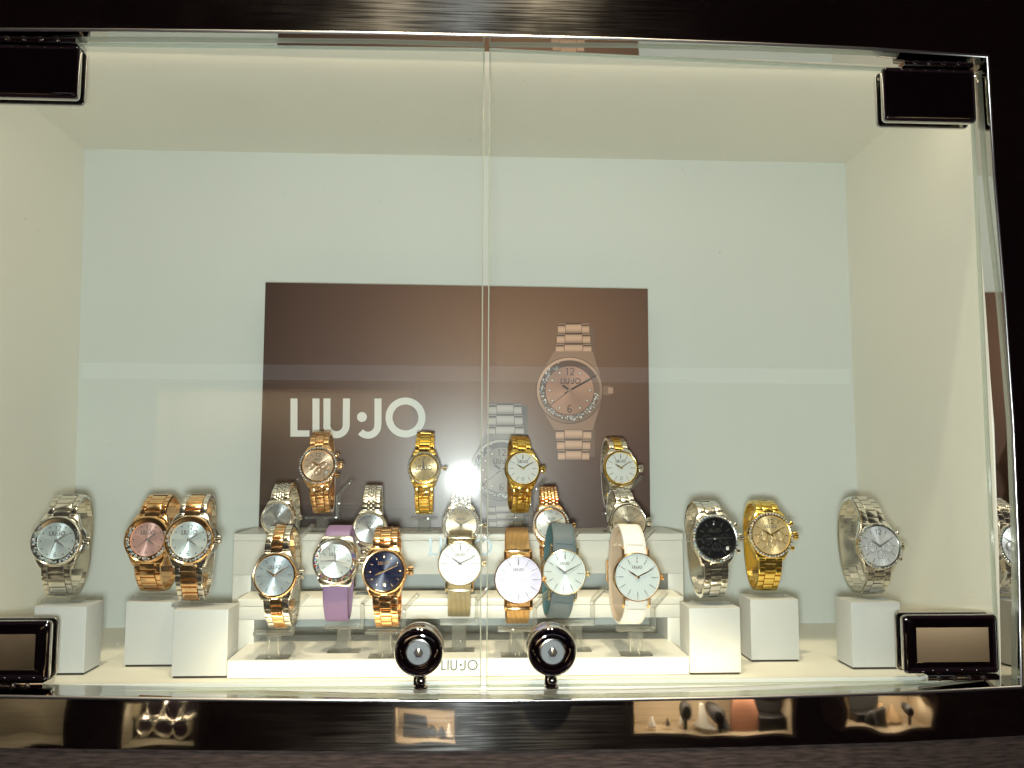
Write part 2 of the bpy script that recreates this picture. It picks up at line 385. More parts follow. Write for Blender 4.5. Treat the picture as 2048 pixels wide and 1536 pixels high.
# fascia boards of the same steel around the frame: bottom one shallow, the others wide
def fascia(idx, depth, name, label, ext0=None, ext1=None):
    a = [offs(loop, i, .0025) for i in idx]; b = [offs(loop, i, depth) for i in idx]
    mb = MB()
    r0 = [Vector((p.x, -.0284, p.z)) for p in a]; r1 = [Vector((p.x, -.0284, p.z)) for p in b]
    r2 = [Vector((p.x, -.0200, p.z)) for p in b]; r3 = [Vector((p.x, -.0200, p.z)) for p in a]
    for (u0, u1) in ((r0, r1), (r1, r2), (r2, r3), (r3, r0)): mb.loft([u0, u1], M_fascia, False, False, False)
    return tag(mb.build(name, smooth=20), label, 'fascia')
nT, nR, nB = len(tpx), len(rpx), len(bpx)
fascia(range(0, nT), .11, 'fascia', 'dark polished steel fascia above the glass doors')
fascia(range(nT-1, nT+nR), .11, 'fascia', 'dark polished steel fascia beyond the right edge of the case')
fascia(range(nT+nR-1, nT+nR+nB), .0345, 'fascia', 'narrow mirror steel fascia below the case, lit shelves mirrored in it')
# wooden counter front under it
mb = MB(); mb.box(-.7, .75, -.0275, -.012, -.42, -.188, M_wood, .001)
tag(mb.build('counter_front'), 'dark brown wood grain panel along the bottom under the steel fascia', 'panel')
# LED strip profile on the floor
mb = MB(); mb.box(-.375, .384, -.0088, -.0056, ZF+.0003, ZF+.0036, M_white, .0004)
tag(mb.build('led_strip'), 'thin white light strip lying along the front edge of the case floor', 'light strip')

# ------------------------------------------------------------------ glass doors with hinges and locks
def rrect(x0, x1, z0, z1, r, y, n=6, ins=0):
    x0 += ins; x1 -= ins; z0 += ins; z1 -= ins; r = max(r-ins, .0003); out = []
    for cx, cz, a0 in ((x1-r, z1-r, 0), (x0+r, z1-r, 90), (x0+r, z0+r, 180), (x1-r, z0+r, 270)):
        for i in range(n+1):
            a = radians(a0+90*i/n); out.append(Vector((cx+r*cos(a), y, cz+r*sin(a))))
    return out
def plate(mb, x0, x1, z0, z1, r, yf, yb, bev, mat, wide=None):
    """rounded plate, soft bevel on its front (yf) side"""
    wd_ = wide or bev
    rings = [rrect(x0, x1, z0, z1, r, yb, ins=bev*.3), rrect(x0, x1, z0, z1, r, yb-.0004)]
    for k in range(7):
        a = k/6*pi/2; rings.append(rrect(x0, x1, z0, z1, r, yf+bev*(1-sin(a)), ins=wd_*(1-cos(a))))
    rings.append(rrect(x0, x1, z0, z1, r, yf, ins=wd_+.0003)); rings.append(rrect(x0, x1, z0, z1, r, yf, ins=wd_+.0008))
    mb.loft(rings, mat)
GY0, GY1 = -.0186, -.0134
def door(label, edges, hinges, lockpx, lab):
    (x0, zt0), (x1, zt1), zb = edges
    d = thing('glass_door', (x0 if lab == 'L' else x1, GY0, zb), label, 'glass door')
    q = [V(x0, GY0, zb), V(x1, GY0, zb), V(x1, GY0, zt1), V(x0, GY0, zt0)]; q2 = [Vector((p.x, GY1, p.z)) for p in q]
    mb = MB(); c_ = .0008; ctr = Vector(((x0+x1)/2, 0, (zb+zt0)/2))
    def inset(ps, y): return [Vector((p.x+(c_ if p.x < ctr.x else -c_), y, p.z+(c_ if p.z < ctr.z else -c_))) for p in ps]
    f0 = inset(q, GY0); f3 = inset(q2, GY1); f1 = [Vector((p.x, GY0+c_*.8, p.z)) for p in q]; f2 = [Vector((p.x, GY1-c_*.8, p.z)) for p in q]
    mb.add(f0, [(0, 1, 2, 3)], M_pane); mb.add(f3, [(3, 2, 1, 0)], M_pane); mb.loft([f0, f1, f2, f3], M_gedge, False, False)
    child(mb, 'pane', d, 10)
    for (px0, py0, px1, py1, top, hl) in hinges:
        a = at(px0, py0, -.0262); b = at(px1, py1, -.0262); X0, X1, Z0, Z1 = a.x, b.x, b.z, a.z
        h = bpy.data.objects.new('hinge', None); COL.objects.link(h); h.parent = d; h['label'] = hl
        bpy.context.view_layer.update(); h.matrix_parent_inverse = d.matrix_world.inverted(); h.location = ((X0+X1)/2, -.02, (Z0+Z1)/2)
        mb = MB(); plate(mb, X0, X1, Z0, Z1, .0035, -.0262, -.0212, .0036, M_dchrome, .0085 if not top else .0045); child(mb, 'cover_plate', h, 50)
        mb = MB(); plate(mb, X0+.0006, X1-.0006, Z0+.0006, Z1-.0006, .0035, -.0210, -.0187, .0004, M_silver); child(mb, 'clamp_plate', h, 50)
        mb = MB(); plate(mb, X0, X1, Z0, Z1, .0035, -.0132, -.0102, .0010, M_dchrome); child(mb, 'inner_plate', h, 50)
        mb = MB(); s = 1 if top else -1; zz = Z1 if top else Z0
        xa = X0+(X1-X0)*.22
        mb.box(xa, X1-.002, -.0270, -.0090, min(zz+s*.0004, zz+s*.0042), max(zz+s*.0004, zz+s*.0042), M_chrome, .0008)
        for k in range(4):
            xx = xa+(X1-xa)*(.15+.2*k)
            mb.lathe([(.0012, 0), (.0019, .0004), (.0017, .001), (.0006, .0013)], M_silver, 12, (xx, -.0272, zz+s*.0023))
        child(mb, 'pivot', h, 40)
    # lock knob
    c = at(lockpx[0], lockpx[1], -.0415); r = lockpx[2]*(.6085)/FPX
    k = bpy.data.objects.new('lock', None); COL.objects.link(k); k.parent = d; k.location = (0, 0, 0)
    bpy.context.view_layer.update(); k.matrix_parent_inverse = d.matrix_world.inverted(); k.location = c
    h = lambda y: -(y)        # lathe heights measured towards the viewer
    mb = MB(); mb.lathe([(r*.98, -.0226), (r, -.0220), (r, -.0165), (r*.97, -.0155), (r*.95, -.0150), (r*.95, -.006), (r*.985, -.0055), (r, -.0040), (r*.97, -.0018), (r*.90, -.0004), (r*.86, -.0001), (r*.845, -.0006), (r*.80, -.0003), (r*.66, .0006), (r*.53, .0002), (r*.515, -.0004), (r*.49, -.0012)], M_dchrome, 72, c, capped=True)
    child(mb, 'knob', k, 35)
    mb = MB(); mb.lathe([(r*.985, -.0046), (r*1.012, -.0040), (r*1.018, -.0030), (r*1.00, -.0018), (r*.965, -.0012), (r*.95, -.0016), (r*.97, -.0046)], M_silver, 72, c, capped=False)
    child(mb, 'rim', k, 50)
    mb = MB(); mb.lathe([(r*.50, -.0008), (r*.545, -.0002), (r*.535, .0006), (r*.49, .0008), (r*.48, -.0008)], M_silver, 60, c, capped=False)
    child(mb, 'inner_ring', k, 50)
    mb = MB(); mb.lathe([(r*.49, -.0012), (r*.49, .0002), (r*.46, .0007), (r*.18, .0007), (r*.17, .0003)], M_key, 48, c)
    child(mb, 'key_plug', k, 35)
    mb = MB(); mb.lathe([(r*.20, .0009), (r*.20, .0014), (r*.14, .0016)], M_gap, 6, c)
    mb.box(c.x-r*.045, c.x+r*.045, c.y-.0019, c.y-.0012, c.z-r*.15, c.z+r*.17, M_pale, .0002); child(mb, 'keyhole', k, 35)
    mb = MB(); zb2 = c.z-r
    mb.box(c.x-.0042, c.x+.0042, -.0310+.0035, -.0200, zb2-.0090, zb2+.004, M_chrome, .0012)
    mb.lathe([(.0001, .0045), (.0020, .0040), (.0034, .0026), (.0040, 0), (.0034, -.003), (.002, -.004)], M_chrome, 20, (c.x+.0012, -.0262, zb2-.0052))
    mb.lathe([(.0052, -.0005), (.0052, .0005), (.0040, .0014), (.0012, .0020)], M_chrome, 24, (c.x+.001, -.0245, zb2-.0105), V(1, 0, 0), V(0, 1, 0), V(0, 0, 1))
    child(mb, 'latch', k, 35)
    return d
a = at(969, 95, GY0); b = at(160, 89, GY0); zb = at(969, 1376, GY0).z
door('left clear glass door with one chrome lock knob near its lower right corner', ((-.386, b.z+.0005), (a.x, a.z), zb),
     [(-60, 82, 153, 196, True, 'dark hinge at the top left corner'), (-90, 1243, 93, 1364, False, 'hinge at the lower left corner mirroring grey wall')], (837, 1305, 47.5), 'L')
a = at(979, 95, GY0); b = at(1950, 150, GY0); zt = at(1760, 136, GY0).z
door('right clear glass door with one chrome lock knob near its lower left corner', ((a.x, a.z), (at(1972, 700, GY0).x, zt-.001), zb),
     [(1767, 131, 1957, 244, True, 'dark hinge at the top right corner'), (1808, 1231, 2004, 1348, False, 'hinge at the lower right corner mirroring beige light')], (1105, 1304, 48), 'R')

# ------------------------------------------------------------------ stepped stand
def xat(px, Y): return at(px, 1150, Y).x
ZB1, ZB2, ZB3 = -.1446, -.1097, -.0620
st = thing('stepped_stand', (0, .1, ZF), 'white three tier stepped stand in the middle of the case floor with silver lettering', 'display stand')
xl, xr = -.1752, .1660
mb = MB(); mb.box(xl, xr, .0172, .112, ZF+.0004, ZB1, M_white, .0008); child(mb, 'base_tier', st, 30)
for (Yf, Yb, pxl, pxr, pil, pir, z1, z0, nm) in ((.078, .121, 477, 1366, 511, 1334, ZB2, -.1262, 'middle_tier'), (.128, .212, 465, 1367, 502, 1336, ZB3, -.0969, 'upper_tier')):
    X0, X1, I0, I1 = xat(pxl, Yf), xat(pxr, Yf), xat(pil, Yf), xat(pir, Yf)
    mb = MB()
    mb.box(X0, X1, Yf, Yb, z1-.006, z1, M_white, .0007)                 # top board
    mb.box(X0+.0002, X1-.0002, Yf+.0002, Yf+.006, z0, z1-.0061, M_white, .0004)  # apron
    mb.box(X0+.0002, I0, Yf+.0062, Yb-.0002, ZF+.0004, z1-.0062, M_white, .0004)
    mb.box(I1, X1-.0002, Yf+.0062, Yb-.0002, ZF+.0004, z1-.0062, M_white, .0004)
    mb.box(X0+.0002, I0, Yf+.0002, Yf+.006, ZF+.0004, z0-.0001, M_white, .0003)
    mb.box(I1, X1-.0002, Yf+.0002, Yf+.006, ZF+.0004, z0-.0001, M_white, .0003)
    child(mb, nm, st, 30)
def onfront(Y):
    return lambda u, v, l: Vector((u, Y-.0003-.00008*l, v))
M_sub = P('black_subdial', (.022, .022, .024), .25, .4)
M_foil = P('silver_foil_letters', (.20, .23, .24), .35, .6)
mb = MB(); p0 = at(882, 1341, .0172); w = at(956, 1341, .0172).x-p0.x
lettering(mb, p0.x, p0.z, w, onfront(.0172), P('teal_grey_ink', (.07, .10, .11), .6), .85); child(mb, 'lettering', st)
mb = MB(); p0 = at(857, 1112, .128); w = at(985, 1112, .128).x-p0.x
lettering(mb, p0.x, p0.z, w, onfront(.128), M_foil, .75); child(mb, 'lettering', st)

# ------------------------------------------------------------------ pedestals
PED = {}
for key, (fx0, fx1, ty, by, lab) in dict(
    a=(62, 167, 1213, 1351, 'white block pedestal at the far left, under the silver crystal watch'),
    b=(247, 352, 1204, 1334, 'white block pedestal partly behind another, under the rose gold watch with pink dial'),
    c=(342, 453, 1219, 1357, 'white block pedestal left of the stepped stand, under the two tone crystal watch'),
    d=(1380, 1483, 1216, 1350, 'white block pedestal touching the right side of the stepped stand, under the black dial watch'),
    e=(1503, 1600, 1199, 1324, 'white block pedestal set further back, under the all gold chronograph'),
    f=(1706, 1805, 1205, 1339, 'white block pedestal at the far right beside the lower right hinge')).items():
    p = onz((fx0+fx1)/2, by, ZF); Y = p.y; X0, X1 = at(fx0, by, Y).x, at(fx1, by, Y).x; Zt = at((fx0+fx1)/2, ty, Y).z
    mb = MB(); mb.box(X0, X1, Y, Y+.030, ZF+.0016, Zt, M_ped, .0006)
    mb.box(X0+.001, X1-.001, Y+.0010, Y+.029, ZF+.0002, ZF+.0014, M_gap, .0002)
    tag(mb.build('pedestal', smooth=30), lab, 'pedestal', 'white block pedestals beside the stand'); PED[key] = (Y, (X0+X1)/2, Zt, X1-X0)

# ------------------------------------------------------------------ poster
YP = .2000
pc = [at(533, 565, YP), at(1296, 578, YP), at(1300, 1052, YP), at(515, 1062, YP)]
PX0, PX1 = (pc[0].x+pc[3].x)/2, (pc[1].x+pc[2].x)/2
pc = [V(PX0, YP, pc[0].z), V(PX1, YP, pc[1].z), V(PX1, YP, ZB3+.0003), V(PX0, YP, ZB3+.0003)]
mt, nt, b = base('poster_print'); N = nt.nodes; L = nt.links
g = N.new('ShaderNodeTexCoord'); sx = N.new('ShaderNodeSeparateXYZ'); L.new(g.outputs['Generated'], sx.inputs[0])
gr = N.new('ShaderNodeMapping'); gr.vector_type = 'TEXTURE'; gr.inputs['Location'].default_value = (.66, 0, .72); gr.inputs['Scale'].default_value = (.80, 9, .95)
L.new(g.outputs['Generated'], gr.inputs[0]); sp = N.new('ShaderNodeTexGradient'); sp.gradient_type = 'SPHERICAL'; L.new(gr.outputs[0], sp.inputs[0])
rp = N.new('ShaderNodeValToRGB'); e = rp.color_ramp.elements
e[0].position = 0; e[0].color = (.040, .022, .017, 1); e[1].position = .95; e[1].color = (.30, .165, .100, 1)
e2 = rp.color_ramp.elements.new(.45); e2.color = (.135, .073, .055, 1)
L.new(sp.outputs['Fac'], rp.inputs[0]); L.new(rp.outputs[0], b.inputs['Base Color']); b.inputs['Roughness'].default_value = .3
po = thing('poster', ((PX0+PX1)/2, YP, ZB3), 'brown advertising poster with white lettering and two printed watches standing behind the watches', 'poster')
mb = MB(); mb.loft([pc, [p+V(0, .004, 0) for p in pc]], mt); child(mb, 'board', po, 20)
def onposter(l0=0): return lambda u, v, l: Vector((at(u, v, YP).x, YP-.0003-.00012*(l+l0), at(u, v, YP).z))
def flip(fn, y0): return lambda u, v, l: fn(u, y0-v, l)
mb = MB(); M_letter = P('white_letter_print', (.72, .72, .68), .4)
lettering(mb, 581, 0, 270, flip(onposter(), 873), M_letter, 1.0); child(mb, 'lettering', po)
# flat printed watch drawing (pixels of the photograph as poster coordinates)
def printed(cx, cy, R, top, bot, bw, lean, cols, name, label, dialcol, txt, clipx=None):
    mb = MB(); fn0 = onposter(1)
    def fn(u, v, l): return fn0(cx+u+lean*(-v), cy-v, l)     # u right, v up
    base_, hi, lo = cols; F = lambda c, k: tuple(max(0, x*k) for x in c)
    bo = R*.12
    def quad(x0, x1, y0, y1, l, c):
        if abs(y0) > R*.85: x0 += bo; x1 += bo
        mb.add([fn(x0, y0, l), fn(x1, y0, l), fn(x1, y1, l), fn(x0, y1, l)], [(0, 1, 2, 3)], M_print, c)
    def bandrow(y0, y1, w):
        for (a, b_, off) in ((-w/2, -w*.27, .5), (-w*.25, w*.25, 0), (w*.27, w/2, .5)):
            n = 6
            for i in range(n):
                yy0 = y0+(y1-y0)*i/n; yy1 = y0+(y1-y0)*(i+1)/n; t = (i+.5)/n; t = (t+off*.35) % 1
                c = F(hi, .55+.6*sin(pi*t)**1.0) if t < .8 else F(lo, 1)
                quad(a, b_, yy0, yy1, 0, c)
        quad(-w/2, w/2, y1-(y1-y0)*.05, y1, .6, lo)
    # back strip seen behind
    quad(bw*.42, bw*.60, R*.9, top*.96, -.6, F(base_, .45)); quad(bw*.42, bw*.60, -bot*.96, -R*.9, -.6, F(base_, .45))
    rows = 3
    for i in range(rows):
        y0 = R*1.12+(top-R*1.12)*i/rows; y1 = R*1.12+(top-R*1.12)*(i+1)/rows; bandrow(y0, y1-1, bw*(1.0-.06*i))
        y0 = -R*1.12-(bot-R*1.12)*(i+1)/rows; y1 = -R*1.12-(bot-R*1.12)*i/rows; bandrow(y0, y1-1, bw*(1.0-.06*i))
    ol = hull([(R*cos(i*pi/20), R*sin(i*pi/20)) for i in range(40)]+[(bo+s*bw*.54, t*R*1.17) for s in (-1, 1) for t in (-1, 1)])
    mb.add([fn(*p, 1) for p in ol], [tuple(range(len(ol)))], M_print, F(base_, .8))
    def disc(r, l, c, ox=0, oy=0, n=48): mb.add([fn(ox+r*cos(2*pi*i/n), oy+r*sin(2*pi*i/n), l) for i in range(n)], [tuple(range(n))], M_print, c)
    def ring(r0, r1, l, cf, n=60):
        for i in range(n):
            a, b2 = 2*pi*i/n, 2*pi*(i+1)/n
            mb.add([fn(r0*cos(a), r0*sin(a), l), fn(r1*cos(a), r1*sin(a), l), fn(r1*cos(b2), r1*sin(b2), l), fn(r0*cos(b2), r0*sin(b2), l)], [(0, 1, 2, 3)], M_print, cf(a))
    disc(R, 2, F(lo, .9)); ring(R*.90, R*.98, 3, lambda a: F(hi, .75+.35*cos(a-2)))
    ring(R*.73, R*.90, 3, lambda a: (F(lo, 1.2) if sin(a-.3) > .2 else F(base_, .55)))
    rnd = random.Random(3)
    for i in range(240):
        a = rnd.uniform(pi*.62, pi*2.0-.1); r = rnd.uniform(.75, .885)*R; g_ = rnd.choice([.1, .25, .45, .6, .8])
        disc(rnd.uniform(1.0, 2.0), 4+.004*i, (g_, g_*.97, g_*.95), r*cos(a), r*sin(a), 5)
    n = 48
    for i in range(n):
        a, b2 = 2*pi*i/n, 2*pi*(i+1)/n; k = .88+.16*cos(2*(a-.6)); q = R*.72
        mb.add([fn(0, 0, 5.5), fn(q*cos(a), q*sin(a), 5.5), fn(q*cos(b2), q*sin(b2), 5.5)], [(0, 1, 2)], M_print, F(dialcol, k))
    for i in range(12):
        if i in (3, 9): continue
        a = i*pi/6; disc(3.1, 6, F(lo, .8), R*.6*cos(a), R*.6*sin(a), 10); disc(2.1, 6.5, (.75, .70, .65), R*.6*cos(a), R*.6*sin(a), 10)
    dk = P('print_dark', F(lo, .55), .4)
    numeral(mb, '1', -5, R*.56, R*.22, lambda u, v, l: fn(u, v, 6+l), dk); numeral(mb, '2', 5, R*.56, R*.22, lambda u, v, l: fn(u, v, 6+l), dk)
    numeral(mb, '6', 0, -R*.55, R*.22, lambda u, v, l: fn(u, v, 6+l), dk)
    lettering(mb, -R*.27, R*.20, R*.6, lambda u, v, l: fn(u, v, 6+l), dk, .9)
    stroke(mb, [(-14, 10), (0, 0), (0, 0), (40, 22)], 4, lambda u, v, l: fn(u, v, 7), M_print, 0, F(lo, .45))
    stroke(mb, [(-10, -6), (54, 30)], 2.6, lambda u, v, l: fn(u, v, 7.5), M_print, 0, F(lo, .5)); stroke(mb, [(0, 0), (-38, -30)], 1.2, lambda u, v, l: fn(u, v, 7.6), M_print, 0, F(lo, .6))
    disc(4, 8, F(base_, .7)); quad(R, R+15, -9, 9, 1.5, F(base_, .6)); quad(R+10, R+20, -6, 6, 1.6, F(hi, .8))
    o = child(mb, name, po); o['label'] = label
printed(1139, 781, 67, 136, 138, 71, 0, ((.46, .27, .18), (.62, .38, .26), (.13, .07, .05)), 'printed_watch', 'large printed rose coloured watch on the right of the poster', (.52, .28, .19), 1)
printed(1003, 940, 62, 134, 112, 74, 0, ((.34, .30, .28), (.46, .41, .38), (.10, .085, .08)), 'printed_watch', 'smaller printed grey watch at the bottom of the poster', (.36, .31, .28), 1)

# ------------------------------------------------------------------ watches
UX, VZ, WO = V(1, 0, 0), V(0, 0, 1), V(0, -1, 0)
def catmull(P_, n=10):
    out = []
    for i in range(len(P_)-1):
        p0, p1, p2, p3 = P_[max(i-1, 0)], P_[i], P_[i+1], P_[min(i+2, len(P_)-1)]
        for k in range(n):
            t = k/n; out.append(tuple(.5*((2*p1[j])+(-p0[j]+p2[j])*t+(2*p0[j]-5*p1[j]+4*p2[j]-p3[j])*t*t+(-p0[j]+3*p1[j]-3*p2[j]+p3[j])*t**3) for j in (0, 1)))
    out.append(P_[-1]); return out
def looppath(R, vt, vb, D, thin=False):
    w0 = -.0035 if thin else -.0045; a = []
    for s, v in ((1, vt), (-1, vb)):
        h = [(R*.93, w0), (R+(v-R)*.45, w0-D*.07), (R+(v-R)*.84, w0-D*.22), (v, -D*.45), (v*.93, -D*.70), (v*.68, -D*.90), (v*.34, -D*.985)]
        a.append([(s*x, y) for x, y in h])
    pts = a[0]+[(0, -D)]+a[1][::-1]
    return catmull(pts, 10)
def resample(path, step):
    cum = [0]
    for i in range(1, len(path)): cum.append(cum[-1]+math.hypot(path[i][0]-path[i-1][0], path[i][1]-path[i-1][1]))
    n = max(8, round(cum[-1]/step)); out = []; j = 0
    for k in range(n+1):
        s = cum[-1]*k/n
        while j < len(cum)-2 and cum[j+1] < s: j += 1
        t = (s-cum[j])/max(1e-9, cum[j+1]-cum[j]); p = tuple(path[j][i]+(path[j+1][i]-path[j][i])*t for i in (0, 1)); out.append((p, s/cum[-1]))
    return out, cum[-1]
NW = [0]
def gemcolor(rnd, style):
    if style == 'rainbow': return rnd.choice([(.8, .10, .08), (.85, .30, .10), (.15, .25, .7), (.7, .6, .2), (.25, .6, .35), (.5, .2, .5), (.8, .78, .75), (.6, .35, .3), (.35, .45, .5)])
    if style == 'ice': return rnd.choice([(.9, .9, .9), (.75, .85, .9), (.6, .6, .58), (.85, .8, .7), (.45, .6, .8), (.95, .95, .95), (.3, .28, .26), (.6, .8, .75)])
    return rnd.choice([(.95, .95, .95), (.8, .85, .9), (.65, .65, .6), (.9, .88, .8)])
def gem(mb, c, s, rnd, style):
    ax = Vector((rnd.uniform(-.35, .35), -1, rnd.uniform(-.35, .35))).normalized(); a = ax.orthogonal().normalized(); b = ax.cross(a); ph = rnd.uniform(0, 6); n = 6
    r0 = [c+a*(s*cos(ph+i*2*pi/n))+b*(s*sin(ph+i*2*pi/n)) for i in range(n)]
    r1 = [c+ax*s*.55+a*(s*.5*cos(ph+i*2*pi/n))+b*(s*.5*sin(ph+i*2*pi/n)) for i in range(n)]
    vs = r0+r1; fs = [(i, (i+1) % n, n+(i+1) % n, n+i) for i in range(n)]+[tuple(range(n, 2*n))]
    mb.add(vs, fs, M_gem, gemcolor(rnd, style))

def watch(label, px, py, Rpx, rpx, top, bot, Y, case, dial, band, bandmats, bwpx, yaw=0, pitch=10, roll=0, gems=None, gstyle='ice', marks='bar', markmat=None,
          nums='', chrono=False, date=False, crown='plain', D=.050, hands=(305, 58), handmat=None, sec=None, slim=False, bezel=None, taper=.80, logo=True, logopos=.32, inner=False, group=None, numh=.26, logow=.62, holder=None, hlabel='', hpx=None, logoV=None, diamond12=False):
    NW[0] += 1; rnd = random.Random(NW[0]*11)
    C = at(px, py, Y); s = (C-CAM).dot(fw)/FPX
    R = Rpx*s; rd = rpx*s; bw = bwpx*s
    markmat = markmat or M_grey; handmat = handmat or M_grey; bezel = bezel or case
    rot = (Matrix.Rotation(radians(yaw), 3, 'Z') @ Matrix.Rotation(radians(-pitch), 3, 'X') @ Matrix.Rotation(radians(-roll), 3, 'Y'))
    vt, vb = (py-top)*s, (bot-py)*s
    for _ in range(5):       # make the loop reach the photographed height
        pa = looppath(R, vt, vb, D, slim)
        q = [proj(C+rot@V(0, -w_, v_))[1] for v_, w_ in pa]
        vt *= (py-top)/(py-min(q)); vb *= (bot-py)/(max(q)-py)
        vt = max(vt, R*1.12); vb = max(vb, R*1.12)
    off = V(0, -D*.45, vb)          # local origin = underside of the loop
    root = thing('watch', C-rot@off, label, 'watch', group, rot)
    O = off
    def pt(u, v, w): return O+V(u, -w, v)
    # ---- case
    mb = MB()
    if slim:
        mb.lathe([(R*.80, -.0052), (R*.95, -.0046), (R, -.0030), (R, -.0008), (R*.985, .0002), (R*.955, .0005), (rd*1.0, .0003), (rd, -.0006)], case, 72, O)
        for sx_ in (-1, 1):
            for sv in (-1, 1):
                a = pt(sx_*bw*.56, sv*R*.82, -.0030); b_ = pt(sx_*bw*.56, sv*(R*1.10), -.0035); c_ = pt(sx_*bw*.55, sv*(R*1.20), -.0060)
                mb.tube([a, b_, c_], .0011, case, 8)
        for sv in (-1, 1): mb.tube([pt(-bw*.55, sv*R*1.13, -.0046), pt(bw*.55, sv*R*1.13, -.0046)], .0007, case, 8)
    else:
        N_ = 72; Vl = R*1.12; hw = bw*.56
        ol = hull([(R*cos(2*pi*i/60), R*sin(2*pi*i/60)) for i in range(60)]+[(a*hw, b_*Vl) for a in (-1, 1) for b_ in (-1, 1)])
        # resample outline by angle
        def rad_at(th):
            best = 0
            for i in range(len(ol)):
                x1, y1 = ol[i]; x2, y2 = ol[(i+1) % len(ol)]; dx, dy = cos(th), sin(th); den = dx*(y2-y1)-dy*(x2-x1)
                if abs(den) < 1e-12: continue
                t = (x1*(y2-y1)-y1*(x2-x1))/den; u = (x1*dy-y1*dx)/den
                if t > 0 and -1e-6 <= u <= 1+1e-6: best = max(best, t)
            return best
        rr = [(2*pi*i/N_, rad_at(2*pi*i/N_)) for i in range(N_)]
        rings = []
        for sc, w_ in ((.80, -.0082), (.95, -.0074), (1.0, -.0055), (1.0, -.0030), (.985, -.0016), (.95, -.0009)):
            rg = []
            for th, r in rr:
                v_ = r*sin(th); drop = max(0, abs(v_)-R*.80)
                rg.append(pt(r*sc*cos(th), v_*sc, w_-drop*.55))
            rings.append(rg)
        rings.append([pt(R*.9*cos(th), R*.9*sin(th), -.0012) for th, r in rr])
        mb.loft(rings, case)
    mb.build('case', root, 40)
    # ---- bezel
    if not slim:
        mb = MB(); rb = R*.985
        if gems == 'float':
            mb.lathe([(rb, -.0020), (rb, .0002), (rb*.985, .0016), (rb*.95, .0022), (rb*.915, .0018), (rb*.90, .0004), (rd*1.04, .0002), (rd*1.02, .0011), (rd, .0011), (rd*.985, -.0010)], bezel, 80, O, capped=False)
        elif gems == 'rim' or gems == 'double':
            mb.lathe([(rb, -.0020), (rb, -.0002), (rb*.975, .0008), (rb*.95, .0009), (rb*.86, .0010), (rd*1.05, .0016), (rd*1.01, .0014), (rd*.985, -.0010)], bezel, 80, O, capped=False)
        elif gems == 'fluted':
            n = 144; pr = [(rb, -.0020, 0), (rb, -.0002, 1), (rb*.985, .0006, 1), (rd*1.06, .0019, 1), (rd*1.02, .0019, 0), (rd*.985, -.0010, 0)]
            rings = [[pt((r*(1+(.010 if i % 2 else -.010)*fl))*cos(2*pi*i/n), (r*(1+(.010 if i % 2 else -.010)*fl))*sin(2*pi*i/n), h+(.00025 if i % 2 else -.00025)*fl) for i in range(n)] for r, h, fl in pr]
            mb.loft(rings, bezel, False, False)
        else:
            mb.lathe([(rb, -.0020), (rb, -.0002), (rb*.975, .0009), (rb*.94, .0014), ((rb+rd)/2*1.02, .0020), (rd*1.05, .0020), (rd*1.01, .0016), (rd*.985, -.0010)], bezel, 80, O, capped=False)
        mb.build('bezel', root, 42 if gems != 'fluted' else 15)
    if gems in ('float', 'rim', 'double'):
        mb = MB()
        if gems == 'float':
            rb = R*.985
            # closed arc of metal at the top of the channel
            arcs = radians(50), radians(128)
            n = 16
            for i in range(n):
                a, b_ = [radians(38)+(radians(135)-radians(38))*k/n for k in (i, i+1)]
                mb.add([pt(r*cos(t), r*sin(t), h) for t in (a, b_) for r, h in ((rb*.905, .0010), (rd*1.04, .0006))], [(0, 1, 3, 2)], bezel)
            gs = (rb*.9-rd*1.04)*.30
            for i in range(100):
                a = rnd.uniform(radians(140), radians(385)); r = rnd.uniform(rd*1.06, rb*.89)
                gem(mb, pt(r*cos(a), r*sin(a), .0004+rnd.uniform(0, .0005)), max(gs, .00075)*rnd.uniform(.8, 1.25), rnd, gstyle)
        else:
            n = 44; rg = R*.925; gs = rg*pi/n*.95
            for i in range(n):
                a = 2*pi*i/n; gem(mb, pt(rg*cos(a), rg*sin(a), .0008), gs, rnd, gstyle)
            if gems == 'double':
                for i in range(n):
                    a = 2*pi*(i+.5)/n; r2 = R*.83; gem(mb, pt(r2*cos(a), r2*sin(a), .0012), gs*.85, rnd, gstyle)
        mb.build('crystals', root, 10)
    # ---- dial, with marks, hands
    mb = MB(); hd = -.0004 if slim else .0000
    mb.lathe([(rd*1.0, hd-.0012), (rd*1.0, hd)], dial, 72, O); dl = mb.build('dial', root, 30)
    fn = lambda u, v, l: pt(u, v, hd+.00012+.00005*l)
    mb = MB()
    for h in range(12):
        a = pi/2-h*pi/6; da = V(cos(a), 0, sin(a)); db = V(-sin(a), 0, cos(a))
        if (h == 0 and '12' in nums) or (h == 6 and ('6' in nums or date)): 
            if not (h == 6 and date and '6' not in nums): continue
        if marks == 'stone':
            mb.lathe([(.00055, 0), (.00050, .0003), (.00025, .0004)], markmat, 10, pt(rd*.84*cos(a), rd*.84*sin(a), hd+.0001))
        elif marks in ('bar', 'longbar', 'block'):
            L0, L1, wd = {'bar': (.70, .90, .00042), 'longbar': (.62, .86, .00042), 'block': (.66, .88, .0008)}[marks]
            if h == 6 and date: L0 = .86
            wd2 = wd*(1.9 if h == 0 else 1)
            mb.cbox(pt((L0+L1)/2*rd*cos(a), (L0+L1)/2*rd*sin(a), hd+.0003), da, db, WO, (L1-L0)/2*rd, wd2/2, .00018, .00008, markmat)
            if marks == 'longbar': mb.lathe([(.00036, 0), (.00034, .0002)], M_black, 8, pt(rd*.93*cos(a), rd*.93*sin(a), hd+.0001))
